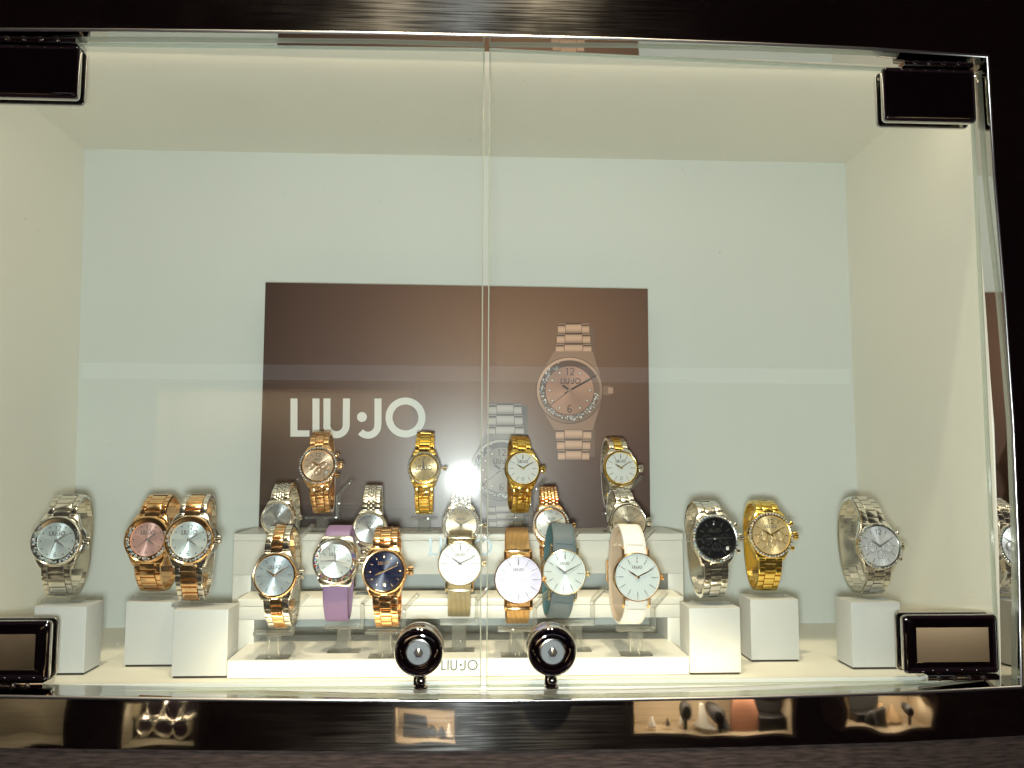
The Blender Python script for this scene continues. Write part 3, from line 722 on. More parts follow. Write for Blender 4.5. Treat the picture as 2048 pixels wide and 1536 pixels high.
    if marks in ('longbar', 'block', 'bar'):
        for i in range(60):
            if i % 5 == 0: continue
            a = i*pi/30; stroke(mb, [(rd*.93*cos(a), rd*.93*sin(a)), (rd*.96*cos(a), rd*.96*sin(a))], .00018, fn, M_grey if dial not in (D_black, D_navy) else markmat)
    if '12' in nums: numeral(mb, '1', -rd*.09, rd*.70, rd*numh, fn, markmat); numeral(mb, '2', rd*.10, rd*.70, rd*numh, fn, markmat)
    if '6' in nums: numeral(mb, '6', 0, -rd*.74, rd*numh, fn, markmat)
    if mb.v: mb.build('hour_markers', dl, 30).matrix_parent_inverse = Matrix()
    if logo:
        mb = MB(); lv = logopos if logoV is None else logoV
        lettering(mb, -rd*logow/2, rd*lv, rd*logow, fn, handmat if dial in (D_black, D_navy) else M_grey, 1.15); mb.build('logo', dl)
    if chrono:
        for (cx_, cy_) in ((-.44, -.05), (.44, -.05), (0, -.42)):
            mb = MB(); sr = rd*(.25 if cy_ > -.3 else .22); org = pt(cx_*rd, cy_*rd, hd+.0002)
            mb.lathe([(sr, 0), (sr, .0004), (sr*.93, .0005), (sr*.88, .0002), (sr*.3, .0001)], dial if dial is not D_black else M_sub, 30, org)
            f2 = lambda u, v, l: org+V(u, -.0004-.00005*l, v)
            stroke(mb, [(sr*.97*cos(q*pi/14), sr*.97*sin(q*pi/14)) for q in range(28)], .00032, lambda u, v, l: org+V(u, -.00062, v), handmat, 0, closed=True)
            for k in range(4):
                a = k*pi/2+.4; stroke(mb, [(sr*.55*cos(a), sr*.55*sin(a)), (sr*.8*cos(a), sr*.8*sin(a))], .0003, f2, markmat)
            a = rnd.uniform(0, 6); stroke(mb, [(0, 0), (sr*.7*cos(a), sr*.7*sin(a))], .0003, f2, handmat); mb.build('subdial', dl, 25)
    if date:
        mb = MB(); dx, dv = (0, -.68) if not chrono else (.55, -.50)
        if dial is D_black or not chrono or True:
            c_ = pt(dx*rd, dv*rd, hd+.0002); mb.cbox(c_, UX, VZ, WO, rd*.085, rd*.10, .00018, .00006, markmat)
            mb.cbox(pt(dx*rd, dv*rd, hd+.0004), UX, VZ, WO, rd*.065, rd*.08, .0001, .00003, D_white)
            stroke(mb, [(dx*rd, dv*rd+rd*.04), (dx*rd, dv*rd-rd*.04)], .0003, lambda u, v, l: pt(u, v, hd+.00056), M_black)
        mb.build('date_window', dl, 30)
    def hand(nm, deg, ln, wd, h, tail, mat):
        mb = MB(); a = pi/2-radians(deg); da = V(cos(a), 0, sin(a)); db = V(-sin(a), 0, cos(a)); c_ = O+V(0, -(hd+h), 0)
        p = [c_-da*tail*rd-db*wd*.5, c_-da*tail*rd+db*wd*.5, c_+da*ln*rd*.5+db*wd*.55, c_+da*ln*rd+db*wd*.12, c_+da*ln*rd-db*wd*.12, c_+da*ln*rd*.5-db*wd*.55]
        p = [p[0], p[5], p[4], p[3], p[2], p[1]]
        mb.loft([p, [q-V(0, .00022, 0) for q in p]], mat)
        if nm == 'minute_hand': mb.lathe([(.0009, 0), (.0009, .0004), (.0004, .0006)], mat, 14, c_)
        mb.build(nm, dl, 30)
    hand('hour_hand', hands[0], .52, .0011, .0006, .10, handmat); hand('minute_hand', hands[1], .80, .0009, .0009, .10, handmat)
    if sec is not None: hand('second_hand', sec, .82, .00035, .0012, .18, handmat)
    if diamond12: mb = MB(); gem(mb, pt(0, rd*.72, hd+.0003), .0008, rnd, 'w'); mb.build('stone', dl, 10)
    mb = MB(); hg = .0006 if slim else .0018
    mb.lathe([(rd*.995, hg-.0004), (rd*.99, hg), (rd*.7, hg+.0003), (rd*.35, hg+.00045), (rd*.01, hg+.0005)], M_wglass, 48, O, capped=False); mb.build('watch_glass', root, 60)
    # ---- crown and pushers
    mb = MB(); cw = -.0030 if not slim else -.0020; cr = .0030 if not slim else .0018; cl = .0046 if not slim else .0030
    if crown == 'ball': mb.lathe([(.0005, -.001), (.0007, .0022), (.0017, .0028), (.0022, .0042), (.0016, .0056), (.0003, .0060)], case, 16, pt(R*.98, 0, cw), VZ, WO, UX)
    else:
        n = 28; rings = []
        for r, h, fl in ((cr*.6, -.001, 0), (cr*.6, .0008, 0), (cr*.95, .0012, 1), (cr, .0018, 1), (cr, cl*.85, 1), (cr*.9, cl, 1), (cr*.5, cl+.0004, 0)):
            rings.append([pt(R*.98+h, r*(1+.10*fl*(i % 2))*sin(2*pi*i/n), cw+r*(1+.10*fl*(i % 2))*cos(2*pi*i/n)) for i in range(n)])
        mb.loft(rings, case)
    mb.build('crown', root, 25)
    if crown == 'guard':
        mb = MB()
        for sv in (-1, 1):
            mb.loft([[pt(R*.90, sv*.0098, w_), pt(R*1.015, sv*.0072, w_), pt(R*1.09, sv*.0040, w_), pt(R*1.09, sv*.0031, w_), pt(R*.92, sv*.0031, w_)] for w_ in (-.0062, -.0008)], case)
        mb.build('crown_guard', root, 30)
    if chrono:
        for sv in (1, -1):
            a = radians(29*sv); dr = V(cos(a), 0, sin(a)); dt = V(-sin(a), 0, cos(a)); mb = MB()
            mb.lathe([(.0010, -.001), (.0010, .0014), (.0019, .0018), (.0020, .0030), (.0016, .0036)], case, 16, pt(R*.99*cos(a), R*.99*sin(a), cw), dt, WO, dr); mb.build('pusher', root, 30)
    # ---- band
    pa = looppath(R, vt, vb, D, slim)
    mb = MB(); cm, sm = bandmats[0], bandmats[-1]
    if band in ('leather', 'rubber', 'mesh'):
        rs, Lt = resample(pa, .0012); n = len(rs); th = .0011 if band != 'mesh' else .0008
        prof_n = 9
        rings = []
        for i in range(n):
            (v_, w_), t = rs[i]; (va, wa) = rs[max(i-1, 0)][0]; (vc, wc) = rs[min(i+1, n-1)][0]
            tv, tw = vc-va, wc-wa; l = math.hypot(tv, tw); tv /= l; tw /= l; nv, nw = -tw, tv    # normal
            if (nv*v_+nw*(w_+D*.5)) < 0: nv, nw = -nv, -nw
            k = abs(t-.5)*2; hw = bw/2*(taper+(1-taper)*k**1.2)
            ring = []
            for (fu, fh) in ((-1, -1), (-1, .2), (-.97, .75), (-.90, 1), (-.5, 1.05), (0, 1.08), (.5, 1.05), (.90, 1), (.97, .75), (1, .2), (1, -1), (.5, -1), (-.5, -1)):
                ring.append(pt(fu*hw, v_+nv*fh*th, w_+nw*fh*th))
            rings.append(ring)
        lm = len(rings[0])
        if band == 'leather' and len(bandmats) > 1:
            # outer skin and lining
            for j in range(n-1):
                vs = rings[j]+rings[j+1]
                mb.add(vs, [(i, i+1, i+1+lm, i+lm) for i in range(9)], cm); mb.add(vs, [(i, (i+1) % lm, (i+1) % lm+lm, i+lm) for i in range(9, lm)], sm)
        else: mb.loft(rings, cm)
        mb.build('strap', root, 40)
        if band == 'leather':
            mb = MB(); ns = int(Lt/.0021)
            M_st = bandmats[2]
            for i in range(1, n-2, 2):
                (v_, w_), t = rs[i]; (vc, wc) = rs[i+1][0]; (va, wa) = rs[max(i-1, 0)][0]
                tv, tw = vc-va, wc-wa; l = math.hypot(tv, tw); tv /= l; tw /= l; nv, nw = -tw, tv
                if (nv*v_+nw*(w_+D*.5)) < 0: nv, nw = -nv, -nw
                k = abs(t-.5)*2; hw = bw/2*(taper+(1-taper)*k**1.2)*.82
                if t > .35 and t < .65: continue
                for sg in (-1, 1): mb.cbox(pt(sg*hw, v_+nv*th*1.08, w_+nw*th*1.08), UX, V(0, -tw, tv), V(0, -nw, nv), .00022, .00062, .00018, .0001, M_st)
                if v_ < 0 and t > .96 and t < .975:
                    pass
            for sv in (1, -1):
                idx = min(range(n), key=lambda i: abs(rs[i][0][0]-sv*R*1.30)+(0 if rs[i][0][1] > -D*.4 else 1)); (v_, w_), t = rs[idx]
                for q in range(-4, 5): mb.cbox(pt(q*bw*.082, v_+.0, w_+.0014), UX, VZ, WO, .0006, .00022, .00025, .0001, M_st)
            mb.build('stitching', root, 30)
            # keeper loops and buckle at the back
        if band == 'mesh':
            # end bars
            for sv in (1, -1): mb = MB(); mb.cbox(pt(0, sv*R*1.17, -.0048), UX, VZ, WO, bw*.52, .0013, .0013, .0006, case); mb.build('end_bar', root, 30)
    else:
        pitchL = {'link3': .0058, 'wide': .0058, 'jub': .0042, 'bead': .0033}[band]
        rs, Lt = resample(pa, pitchL); n = len(rs)
        dense, _ = resample(pa, .0004)
        def frame(t):
            i = min(len(dense)-2, max(1, int(round(t*(len(dense)-1))))); (v_, w_) = dense[i][0]; (va, wa) = dense[i-1][0]; (vc, wc) = dense[i+1][0]
            tv, tw = vc-va, wc-wa; l = math.hypot(tv, tw); tv /= l; tw /= l; nv, nw = -tw, tv
            if (nv*v_+nw*(w_+D*.5)) < 0: nv, nw = -nv, -nw
            return v_, w_, V(0, -tw, tv), V(0, -nw, nv)
        N_ = n-1; th = .0014; stones = []
        for i in range(N_+1):
            for colm in range({'link3': 3, 'wide': 3, 'jub': 5, 'bead': 5}[band]):
                if band in ('link3', 'wide'):
                    f0, f1, off_, mat, up_ = [(-1, -.46, 0, sm, 0), (-.44, .44, .5, cm, .0003), (.46, 1, 0, sm, 0)][colm] if band == 'link3' else [(-1, -.60, 0, sm, 0), (-.58, .58, .5, cm, .0003), (.60, 1, 0, sm, 0)][colm]
                    lenf = .455; ch = .00045
                elif band == 'jub':
                    f0, f1, off_, mat, up_ = [(-1, -.42, 0, sm, 0), (-.40, -.14, .5, cm, .0002), (-.13, .13, 0, cm, .0002), (.14, .40, .5, cm, .0002), (.42, 1, 0, sm, 0)][colm]; lenf = .46; ch = .0006
                else:
                    q = -1+.4*colm; f0, f1, off_, mat, up_ = q+.02, q+.38, .5*(colm % 2), cm, .0002; lenf = .46; ch = .0009
                t = (i+off_)/N_
                if t > 1.0: continue
                v_, w_, tt, nn = frame(t); k = abs(t-.5)*2; hw = bw/2*(taper+(1-taper)*k**1.0)
                clasp = .44 < t < .60
                mb.cbox(pt((f0+f1)/2*hw, v_, w_)+nn*up_, UX, tt, nn, (f1-f0)/2*hw, Lt/N_*lenf, th/1, ch, mat)
                if gems == 'double' and not .3 < t < .7: stones.append(pt((f0+f1)/2*hw, v_, w_)+nn*(up_+th))
        bo = mb.build('band', root, 32)
        if stones:
            mb = MB()
            for c_ in stones[::1]: gem(mb, c_, bw*.085, rnd, gstyle)
            mb.build('crystals', bo, 10)
        mb = MB()
        if band != 'bead':
            rr_ = []
            for k in range(13):
                t = .435+.17*k/12; v_, w_, tt, nn = frame(t); hw = bw/2*taper*.98; c_ = pt(0, v_, w_)
                rr_.append([c_-UX*hw*1.04-nn*.0017, c_+UX*hw*1.04-nn*.0017, c_+UX*hw*1.04+nn*.0018, c_+UX*hw*.88+nn*.0024, c_-UX*hw*.88+nn*.0024, c_-UX*hw*1.04+nn*.0018])
            mb.loft(rr_, sm); mb.build('clasp', root, 35)
    if band == 'leather' or band == 'rubber':
        # buckle at the back of the loop
        rs, Lt = resample(pa, .0012); mb = MB()
        for t0 in (.455, .545):
            (v_, w_), t = rs[int(t0*(len(rs)-1))]; hw = bw/2*taper
            mb.tube([pt(-hw*1.1, v_, w_-.0022), pt(hw*1.1, v_, w_-.0022)], .0008, case, 8)
        for sg in (-1, 1):
            a = rs[int(.455*(len(rs)-1))][0]; b_ = rs[int(.545*(len(rs)-1))][0]
            mb.tube([pt(sg*hw*1.1, a[0], a[1]-.0022), pt(sg*hw*1.1, b_[0], b_[1]-.0022)], .0008, case, 8)
        mb.build('buckle', root, 40)
    # ---- acrylic holder under and inside the loop
    if holder is not None:
        zb_, side, arm = holder          # height of the surface it stands on
        c0 = C-rot@V(0, 0, 0); bc = C+rot@V(0, D*.50, -vb)   # underside middle of the loop
        bx, by_ = bc.x, bc.y
        if hpx is not None: bx = at(hpx, 1200, by_).x
        h = thing('watch_holder', (bx, by_, zb_), hlabel, 'watch holder', 'clear acrylic watch holders')
        def hp(x, y, z): return V(x, y, z)
        plz = min(bc.z-.0052, bc.z-.0035)
        hw = .0145 if Rpx > 36 else .0120
        low = plz-zb_ > .006
        if low:
            mb = MB(); rings = []
            n = 32
            for zz, k in ((zb_+.0003, 1), (plz-.0012, 1)):
                rings.append([V(.0052*(1+.05*(i % 2))*cos(2*pi*i/n), .0052*(1+.05*(i % 2))*sin(2*pi*i/n), zz-zb_) for i in range(n)])
            mb.loft(rings, M_acrylic); mb.build('stem', h, 20)
            mb = MB(); X_ = .012
            mb.box(-X_, X_, -.0065, .0075, .0002, .0010, M_cuff, .0003); mb.build('foot', h, 30)
        mb = MB(); mb.box(-hw, hw, -.0055, .0055, plz-zb_-.0010, plz-zb_+.0012, M_acrylic, .0004); mb.build('cross_bar', h, 30)
        # the clear C shaped cuff that fills the loop
        mb = MB(); k = .84; rings = []
        sel = [p for p in pa][::3]
        for (v_, w_) in sel[2:-2]:
            vv = v_*.90; ww = -D*.5+(w_+D*.5)*.86
            cpt = C+rot@V(0, -ww, vv); nvec = rot@V(0, -(ww+D*.5), vv).normalized(); ux = rot@UX
            rings.append([(cpt-ux*bw*.36-nvec*.0006)-h.location, (cpt+ux*bw*.36-nvec*.0006)-h.location, (cpt+ux*bw*.36+nvec*.0006)-h.location, (cpt-ux*bw*.36+nvec*.0006)-h.location])
        mb.loft(rings, M_cuff); mb.build('cuff', h, 40)
        if arm:
            z0 = plz-zb_; ph = .0175*(s/.00039); x = hw-.001
            mb = MB(); mb.box(x-.0014, x+.0014, -.004, .004, z0+.0013, z0+ph, M_acrylic, .0004); mb.build('post', h, 30)
            mb = MB(); d_ = V(.68, 0, .73).normalized(); nn = V(0, -1, 0); dd = V(-d_.z, 0, d_.x); ln = .0165*(s/.00039)
            mb.cbox(V(x, 0, z0+ph)+d_*ln/2, d_, dd, nn, ln/2, .0015, .004, .0004, M_acrylic); mb.build('arm', h, 30)
    return root

G1 = 'crystal watches on the left pedestals'; GC = 'watches on display in the case'
Zb, Zm, Zu = ZB1, ZB2, ZB3
def pedY(k): return PED[k][0]+.004
SIL = (M_silver,); 
W_ = watch
# pedestal watches
W_('silver bracelet watch with crystal bezel and ice white dial, far left pedestal', 113, 1082, 50, 36, 993, 1187, pedY('a'), M_silver, D_ice, 'wide', SIL, 56, yaw=4, pitch=9, gems='float', marks='stone', nums='12 6', crown='guard', hands=(125, 58), sec=200, handmat=M_grey, holder=(PED['a'][2], 1, False), hlabel='clear acrylic holder on the far left pedestal', group=GC, logow=.85, logopos=.30)
W_('rose gold watch with pink dial and crystal bezel', 295, 1079, 47, 33.5, 993, 1178, pedY('b')-.006, M_rose, D_pink, 'wide', (M_rose,), 52, yaw=-2, pitch=9, gems='float', marks='stone', nums='12 6', crown='guard', hands=(125, 58), sec=230, holder=(PED['b'][2], 1, False), hlabel='clear acrylic holder on the pedestal under the pink dial watch', group=GC, logow=.85, logopos=.30)
W_('two tone rose and silver watch with crystal bezel and ice white dial', 378, 1080, 49, 36, 993, 1196, pedY('c')-.002, M_silver, D_ice, 'wide', (M_rose, M_silver), 54, yaw=3, pitch=8, roll=0, gems='float', marks='stone', nums='12 6', crown='guard', hands=(125, 58), sec=205, bezel=M_rose, holder=(PED['c'][2], 1, False), hlabel='clear acrylic holder on the pedestal beside the left end of the stepped stand', group=GC, logow=.85, logopos=.30)
W_('silver chronograph with black dial and small crystals round the bezel', 1431, 1077, 48, 41, 1006, 1191, pedY('d'), M_silver, D_black, 'link3', SIL, 50, yaw=3, pitch=9, roll=2, gems='rim', marks='block', markmat=M_silver, chrono=True, date=True, hands=(270, 90), handmat=M_silver, holder=(PED['d'][2], 1, False), hlabel='clear acrylic holder under the black dial chronograph', group=GC, logopos=.30)
W_('all yellow gold chronograph with champagne dial', 1542, 1070, 45.5, 38, 1004, 1177, pedY('e')-.004, M_gold, D_gold, 'link3', (M_gold,), 47, yaw=-1, pitch=9, roll=-1, gems='rim', gstyle='w', marks='bar', markmat=M_gold, nums='12', chrono=True, hands=(300, 58), handmat=P('dark_gold', (.35, .22, .05), .3, 1), holder=(PED['e'][2], 1, False), hlabel='clear acrylic holder under the yellow gold chronograph', group=GC, logopos=.36)
W_('silver chronograph turned to the right on the far right pedestal', 1759, 1092, 46, 40, 997, 1184, pedY('f')+.002, M_silver, D_lsteel, 'link3', SIL, 50, yaw=4, pitch=10, roll=0, gems='rim', marks='bar', markmat=M_silver, nums='12', chrono=True, hands=(305, 62), handmat=M_grey, D=.050, holder=(PED['f'][2], 1, False), hlabel='clear acrylic holder on the far right pedestal', group=GC, logo=False)
# front row on the base tier
W_('two tone watch with grey blue dial and rose bezel, leftmost of the front row', 549, 1151, 45, 39, 1052, 1252, .006, M_silver, D_blue, 'link3', (M_rose, M_silver), 50, yaw=-3, pitch=9, roll=3, marks='bar', hands=(303, 60), date=True, bezel=M_rose, handmat=M_rose, holder=(Zb, 1, True), hlabel='clear acrylic holder at the left end of the base tier', hpx=550, group=GC, logopos=.34, sec=None)
W_('watch with lilac rubber strap and rainbow crystal bezel', 671, 1122, 46.5, 33, 1053, 1239, .026, M_silver, D_silver, 'rubber', (M_lilac,), 51, yaw=0, pitch=9, gems='float', gstyle='rainbow', marks='bar', nums='12 6', hands=(355, 270), sec=105, holder=(Zb, 1, True), hlabel='clear acrylic holder under the lilac strap watch', hpx=690, group=GC, taper=.82, logow=.75, logopos=.30)
W_('rose gold bracelet watch with navy blue dial', 768, 1143, 45.5, 38, 1058, 1250, .006, M_rose, D_navy, 'link3', (M_rose,), 50, yaw=-2, pitch=9, roll=2, marks='bar', markmat=M_rose, hands=(250, 68), handmat=M_rose, date=True, holder=(Zb, 1, True), hlabel='clear acrylic holder under the navy dial watch', hpx=772, group=GC, logopos=.36)
W_('slim watch with pale gold mesh strap and white dial', 920, 1127, 44.5, 42, 1065, 1231, .026, M_pale, D_white, 'mesh', (None,), 46, yaw=0, pitch=9, roll=-1, slim=True, marks='longbar', hands=(303, 64), holder=(Zb, 1, True), hlabel='clear acrylic holder under the pale gold mesh watch', group=GC, taper=.95, logopos=.36, logow=.45) if False else None

def ribbed(name, col, freq, rough=.3):
    """woven metal mesh: fine ribs running along the strap"""
    mt, nt, b = base(name); N = nt.nodes; L = nt.links
    b.inputs['Base Color'].default_value = (*col, 1); b.inputs['Metallic'].default_value = 1; b.inputs['Roughness'].default_value = rough
    tc = N.new('ShaderNodeTexCoord'); hs = []
    for ax, f in (('X', freq), ('Z', freq*1.3)):
        w = N.new('ShaderNodeTexWave'); w.wave_type = 'BANDS'; w.bands_direction = ax; w.inputs['Scale'].default_value = f; L.new(tc.outputs['Object'], w.inputs['Vector']); hs.append(w)
    ad = N.new('ShaderNodeMath'); ad.operation = 'MULTIPLY_ADD'; ad.inputs[1].default_value = .35
    L.new(hs[1].outputs['Fac'], ad.inputs[0]); L.new(hs[0].outputs['Fac'], ad.inputs[2])
    bp = N.new('ShaderNodeBump'); bp.inputs['Strength'].default_value = .8; bp.inputs['Distance'].default_value = .0004
    L.new(ad.outputs[0], bp.inputs['Height']); L.new(bp.outputs['Normal'], b.inputs['Normal'])
    mr = N.new('ShaderNodeMapRange'); mr.inputs['To Min'].default_value = .35; mr.inputs['To Max'].default_value = 1; L.new(hs[0].outputs['Fac'], mr.inputs['Value'])
    mx = N.new('ShaderNodeMix'); mx.data_type = 'RGBA'; mx.blend_type = 'MULTIPLY'; mx.inputs[0].default_value = 1; mx.inputs[6].default_value = (*col, 1)
    L.new(mr.outputs[0], mx.inputs[7]); L.new(mx.outputs[2], b.inputs['Base Color']); return mt
M_meshp = ribbed('pale_gold_mesh', (.80, .72, .50), 330); M_meshr = ribbed('rose_gold_mesh', (.92, .58, .26), 330)
W_('slim watch with pale gold mesh strap and white dial', 920, 1127, 44.5, 42, 1065, 1231, .026, M_pale, D_white, 'mesh', (M_meshp,), 46, yaw=0, pitch=9, roll=-1, slim=True, marks='longbar', hands=(303, 64), holder=(Zb, 1, True), hlabel='clear acrylic holder under the pale gold mesh watch', group=GC, taper=.95, logopos=.36, logow=.45)
W_('slim rose gold mesh watch with lavender dial', 1037, 1159, 48.5, 46, 1057, 1245, .006, M_rose, D_pearl, 'mesh', (M_meshr,), 46, yaw=0, pitch=8, slim=True, marks='longbar', hands=(303, 64), holder=(Zb, 1, True), hlabel='clear acrylic holder under the lavender dial watch', group=GC, taper=.97, logopos=.36, logow=.45, handmat=M_pale)
W_('slim watch with blue grey leather strap and pale dial', 1129, 1145, 45, 42.5, 1049, 1233, .022, M_pale, D_pwhite, 'leather', (M_blueleather, M_tan, P('teal_thread', (.05, .13, .15), .6)), 47, yaw=5, pitch=8, roll=-4, slim=True, marks='longbar', hands=(303, 60), holder=(Zb, 1, True), hlabel='clear acrylic holder under the blue grey leather watch', hpx=1150, group=GC, taper=.92, logopos=.36, logow=.45)
W_('slim rose gold watch with white leather strap, rightmost of the front row', 1275, 1154, 48.5, 46, 1051, 1245, .006, M_rose, D_lgrey, 'leather', (M_whiteleather, M_tan, P('pale_thread', (.52, .40, .30), .6)), 47, yaw=7, pitch=8, roll=-2, slim=True, marks='longbar', hands=(303, 64), handmat=M_rose, holder=(Zb, 1, True), hlabel='clear acrylic holder at the right end of the base tier', hpx=1270, group=GC, taper=.92, logopos=.36, logow=.45, diamond12=True)
# middle row on the middle tier
W_('silver watch with sunray steel dial, leftmost of the middle row', 555, 1036, 34, 28, 969, 1112, .084, M_silver, D_steel, 'jub', SIL, 37, yaw=-4, pitch=10, roll=3, gems='fluted', marks='stone', crown='ball', hands=(330, 200), handmat=M_grey, holder=(Zm, 1, True), hlabel='clear acrylic holder at the left end of the middle tier', group=GC, logow=.5)
W_('silver watch with fluted bezel and grey sunray dial', 739, 1057, 35, 28.5, 973, 1130, .084, M_silver, D_steel, 'jub', SIL, 36, yaw=0, pitch=10, gems='fluted', marks='stone', crown='ball', hands=(325, 35), handmat=M_grey, sec=150, holder=(Zm, 1, True), hlabel='clear acrylic holder under the fluted bezel watch', group=GC, logow=.5)
W_('silver watch covered in glittering stones with beige dial', 922, 1050, 38.5, 30.5, 957, 1125, .084, M_silver, D_beige, 'bead', SIL, 42, yaw=1, pitch=10, gems='double', gstyle='w', marks='stone', crown='ball', hands=(305, 60), holder=(Zm, 1, True), hlabel='clear acrylic holder under the glittering silver watch', group=GC, logow=.6)
W_('rose gold beaded bracelet watch with stones round a silver dial', 1102, 1049, 37.5, 29.5, 976, 1125, .084, M_rose, D_silver, 'bead', (M_rose,), 36, yaw=0, pitch=10, gems='rim', gstyle='w', marks='stone', crown='ball', hands=(298, 62), handmat=P('dark_gold', (.35, .22, .05), .3, 1), holder=(Zm, 1, True), hlabel='clear acrylic holder under the rose gold beaded watch', group=GC, logow=.6)
W_('silver watch with beige dial behind the white strap', 1257, 1044, 38, 33, 981, 1120, .084, M_silver, D_beige, 'link3', SIL, 38, yaw=4, pitch=10, roll=2, marks='bar', hands=(303, 60), holder=(Zm, 1, True), hlabel='clear acrylic holder at the right end of the middle tier', group=GC, logow=.6)
# upper row on the upper tier
W_('rose gold chronograph in front of the poster, leftmost of the upper row', 636, 931, 38.5, 30.5, 866, 1023, .130, M_rose, D_rosed, 'link3', (M_rose,), 38, yaw=-1, pitch=11, roll=3, gems='rim', gstyle='w', marks='bar', nums='12', chrono=True, date=True, hands=(308, 62), handmat=P('dark_rose', (.30, .15, .06), .35, 1), holder=(Zu, 1, True), hlabel='clear acrylic holder at the left end of the upper tier', group=GC, logopos=.34, logow=.5)
W_('small yellow gold watch with champagne dial and large lettering', 848, 936, 33, 25.5, 867, 1025, .130, M_gold, D_gold, 'wide', (M_gold,), 38, yaw=0, pitch=10, gems='rim', gstyle='w', marks='bar', crown='ball', hands=(355, 352), handmat=M_grey, holder=(Zu, 1, False), hlabel='clear acrylic holder under the small champagne dial watch', group=GC, logow=1.3, logoV=-.15)
W_('yellow gold watch with plain white dial in the upper row', 1046, 937, 36, 31, 875, 1023, .130, M_gold, D_white, 'link3', (M_gold,), 38, yaw=6, pitch=10, roll=-1, marks='longbar', date=True, hands=(303, 55), handmat=P('dark_gold', (.35, .22, .05), .3, 1), holder=(Zu, 1, True), hlabel='clear acrylic holder under the yellow gold watch with white dial', group=GC, logow=.65, logopos=.36)
W_('two tone silver and gold watch with white dial, rightmost of the upper row', 1242, 936, 36, 31, 878, 1015, .130, M_silver, D_white, 'link3', (M_gold, M_silver), 38, yaw=4, pitch=10, marks='longbar', date=True, bezel=M_gold, hands=(303, 55), handmat=P('dark_gold', (.35, .22, .05), .3, 1), holder=(Zu, 1, True), hlabel='clear acrylic holder at the right end of the upper tier', group=GC, logow=.65, logopos=.36)

# ------------------------------------------------------------------ shop behind the camera, seen mirrored in the steel
MY = -.0285; YO = -2.40
def mir(px, py, Y=YO):
    p = at(px, py, MY); d = p-CAM; d = Vector((d.x, -d.y, d.z)); return p+d*((Y-p.y)/d.y)
M_dark = P('dark_brown_wall', (.22, .16, .17), .6); M_shelf = P('beige_shelf', (.62, .52, .38), .6); M_grw = P('grey_fabric', (.30, .27, .20), .8, noise=.3, nscale=8)
mb = MB(); mb.box(-4, 4, YO-.5, YO-.46, -2.2, 2.2, M_dark, .001); w = mb.build('wall_opposite'); tag(w, kind='structure')
def niche(px0, px1, py0, py1, mat, power, items, label, dp=.14):
    a = mir(px0, py0); b_ = mir(px1, py1); X0, X1 = sorted((a.x, b_.x)); Z0, Z1 = sorted((a.z, b_.z)); y1 = YO; y0 = YO-dp
    c = thing('shop_showcase', ((X0+X1)/2, YO, Z0), label, 'showcase', 'lit showcases mirrored in the steel')
    mb = MB(); t = .012
    mb.box(X0, X1, y0-t, y0, Z0, Z1, mat); mb.box(X0, X1, y0+.0005, y1, Z0-t, Z0, mat); mb.box(X0, X1, y0+.0005, y1, Z1, Z1+t, mat)
    mb.box(X0-t, X0, y0+.0005, y1, Z0-t, Z1+t, mat); mb.box(X1, X1+t, y0+.0005, y1, Z0-t, Z1+t, mat); child(mb, 'cabinet', c, 30)
    if power: area('showcase_light', ((X0+X1)/2, y1-.03, Z1-.01), (0, -.6, -1), (X1-X0)*.9, .03, power*.20, (1, .84, .60))
    return X0, X1, y0, y1, Z0, Z1
def onshelf(kind, x, y, z, s, label):
    mb = MB()
    if kind == 'box': mb.box(x-s, x+s, y-s*.7, y+s*.7, z+.001, z+s*.9, M_black, .004); mb.box(x-s*.95, x+s*.95, y-s*.65, y-s*.55, z+s*.9, z+s*1.7, M_black, .003); n, c = 'jewellery_box', 'box'
    elif kind == 'card': mb.box(x-s*.6, x+s*.6, y-.01, y+.01, z+.001, z+s*1.7, P('terracotta_card', (.30, .14, .085), .6), .002); n, c = 'card_stand', 'card'
    elif kind == 'lock': mb.lathe([(s*.4, -.03), (s*.42, 0), (s*.3, .01)], M_black, 24, (x, y, z+s*1.0), UX, VZ, V(0, 1, 0)); mb.box(x-s*.1, x+s*.1, y-.02, y, z+.001, z+s*.6, M_black, .002); n, c = 'cabinet_lock', 'lock'
    else: mb.lathe([(s*.5, -.015), (s*.55, -.008), (s*.5, 0), (s*.40, .004), (s*.39, .002)], M_silver, 28, (x, y, z+s*.62), UX, VZ, V(0, 1, 0)); mb.box(x-s*.2, x+s*.2, y-.02, y-.006, z+.001, z+s*1.4, M_silver, .004); n, c = 'round_clock', 'clock'
    tag(mb.build(n, smooth=30), label, c)
r = niche(1272, 1590, 1401, 1462, M_shelf, 3.0, 0, 'wide lit beige showcase mirrored in the right half of the lower fascia')
onshelf('box', r[0]+(r[1]-r[0])*.88, r[2]+.07, r[4], .055, 'black box with open lid mirrored at the right end of the wide showcase')
onshelf('card', r[0]+(r[1]-r[0])*.70, r[2]+.08, r[4], .075, 'terracotta card mirrored in the wide showcase')
onshelf('lock', r[0]+(r[1]-r[0])*.35, r[3]-.03, r[4], .05, 'left black lock mirrored in the wide showcase')
onshelf('lock', r[0]+(r[1]-r[0])*.52, r[3]-.03, r[4], .05, 'right black lock mirrored in the wide showcase')
r = niche(1690, 1858, 1388, 1450, M_shelf, 1.8, 0, 'small lit beige showcase mirrored near the right end of the lower fascia')
onshelf('box', r[0]+(r[1]-r[0])*.35, r[2]+.07, r[4], .050, 'dark open box mirrored in the right showcase')
onshelf('lock', r[0]+(r[1]-r[0])*.80, r[3]-.03, r[4], .05, 'black lock mirrored in the right showcase')
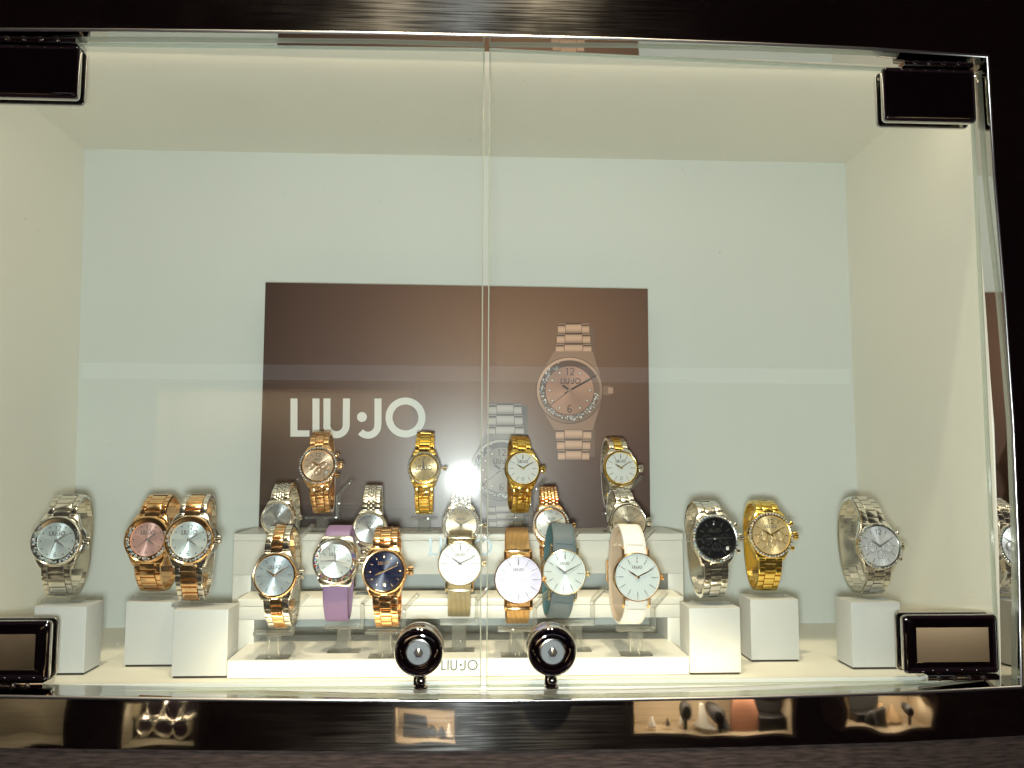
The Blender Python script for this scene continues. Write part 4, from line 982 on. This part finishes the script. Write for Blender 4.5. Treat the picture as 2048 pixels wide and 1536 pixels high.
r = niche(798, 915, 1421, 1482, M_shelf, 1.3, 0, 'tiny lit beige showcase mirrored beside the flash glare')
onshelf('box', r[0]+(r[1]-r[0])*.28, r[2]+.07, r[4], .035, 'black box mirrored in the tiny showcase')
r = niche(240, 392, 1401, 1492, M_grw, 1.3, 0, 'lit showcase full of clocks mirrored at the lower left')
for i, (fx, fz) in enumerate(((.2, 0), (.5, .0), (.78, 0), (.35, .5), (.62, .45), (.9, .5), (.08, .52))):
    onshelf('clock', r[0]+(r[1]-r[0])*fx, r[2]+.05+.02*(i % 3), r[4]+(r[5]-r[4])*fz*.9, .075, 'round silver clock mirrored in the lower left showcase, ' + ['bottom left', 'bottom middle', 'bottom right', 'upper left of centre', 'upper right of centre', 'upper right', 'upper left'][i])
niche(-60, 128, 1396, 1494, M_grw, .9, 0, 'dim grey showcase mirrored at the lower left corner')
niche(1740, 2060, 1215, 1365, P('grey beige shelf', (.50, .46, .36), .7), 3.4, 0, 'beige lit showcase mirrored in the lower right hinge', .12)
niche(-260, 90, 1245, 1362, M_grw, 1.6, 0, 'grey lit showcase mirrored in the lower left hinge', .12)

# a pale lit counter and a long light trough across the aisle, mirrored faintly in the door glass
niche(310, 820, 775, 1010, M_shelf, 9.0, 0, 'pale lit showcase mirrored faintly in the left glass door', .14)
mt = bpy.data.materials.new('light_trough_glow'); mt.use_nodes = True; b = mt.node_tree.nodes['Principled BSDF']
b.inputs['Emission Color'].default_value = (.80, .92, 1, 1); b.inputs['Emission Strength'].default_value = .55
a = mir(150, 722); b_ = mir(1715, 764); t = thing('light_trough', ((a.x+b_.x)/2, YO-.05, b_.z), 'long horizontal light trough mirrored as a pale band across the glass', 'light')
mb = MB(); mb.box(min(a.x, b_.x), max(a.x, b_.x), YO-.06, YO-.03, b_.z, a.z, mt, .004); child(mb, 'diffuser', t, 30)
mb = MB(); mb.box(min(a.x, b_.x)-.01, max(a.x, b_.x)+.01, YO-.09, YO-.0605, b_.z-.01, a.z+.01, M_dark, .002); child(mb, 'housing', t, 30)

def clutter(px0, px1, py, seed, n, what):
    rn = random.Random(seed)
    for i in range(n):
        p = mir(px0+(px1-px0)*(i+.5)/n, py); sz = rn.uniform(.012, .032); mb = MB()
        mb.lathe([(sz*.9, 0), (sz, .004), (sz*rn.uniform(.3, .9), sz*rn.uniform(.5, 1.6)), (sz*.25, sz*1.8)], [M_black, M_tan, M_silver, M_white][rn.randrange(4)], 20, (p.x, YO-.05+rn.uniform(-.02, .02), p.z), UX, V(0, 1, 0), VZ)
        tag(mb.build('ornament', smooth=40), 'small mirrored ornament, ' + what % (['first', 'second', 'third', 'fourth', 'fifth'][i]), 'ornament', 'ornaments on the mirrored shelves')
clutter(1290, 1470, 1457, 3, 5, '%s from the left in the wide showcase')
clutter(1740, 1810, 1446, 5, 3, '%s from the left in the small right showcase')
clutter(850, 910, 1478, 8, 3, '%s from the left in the tiny showcase')
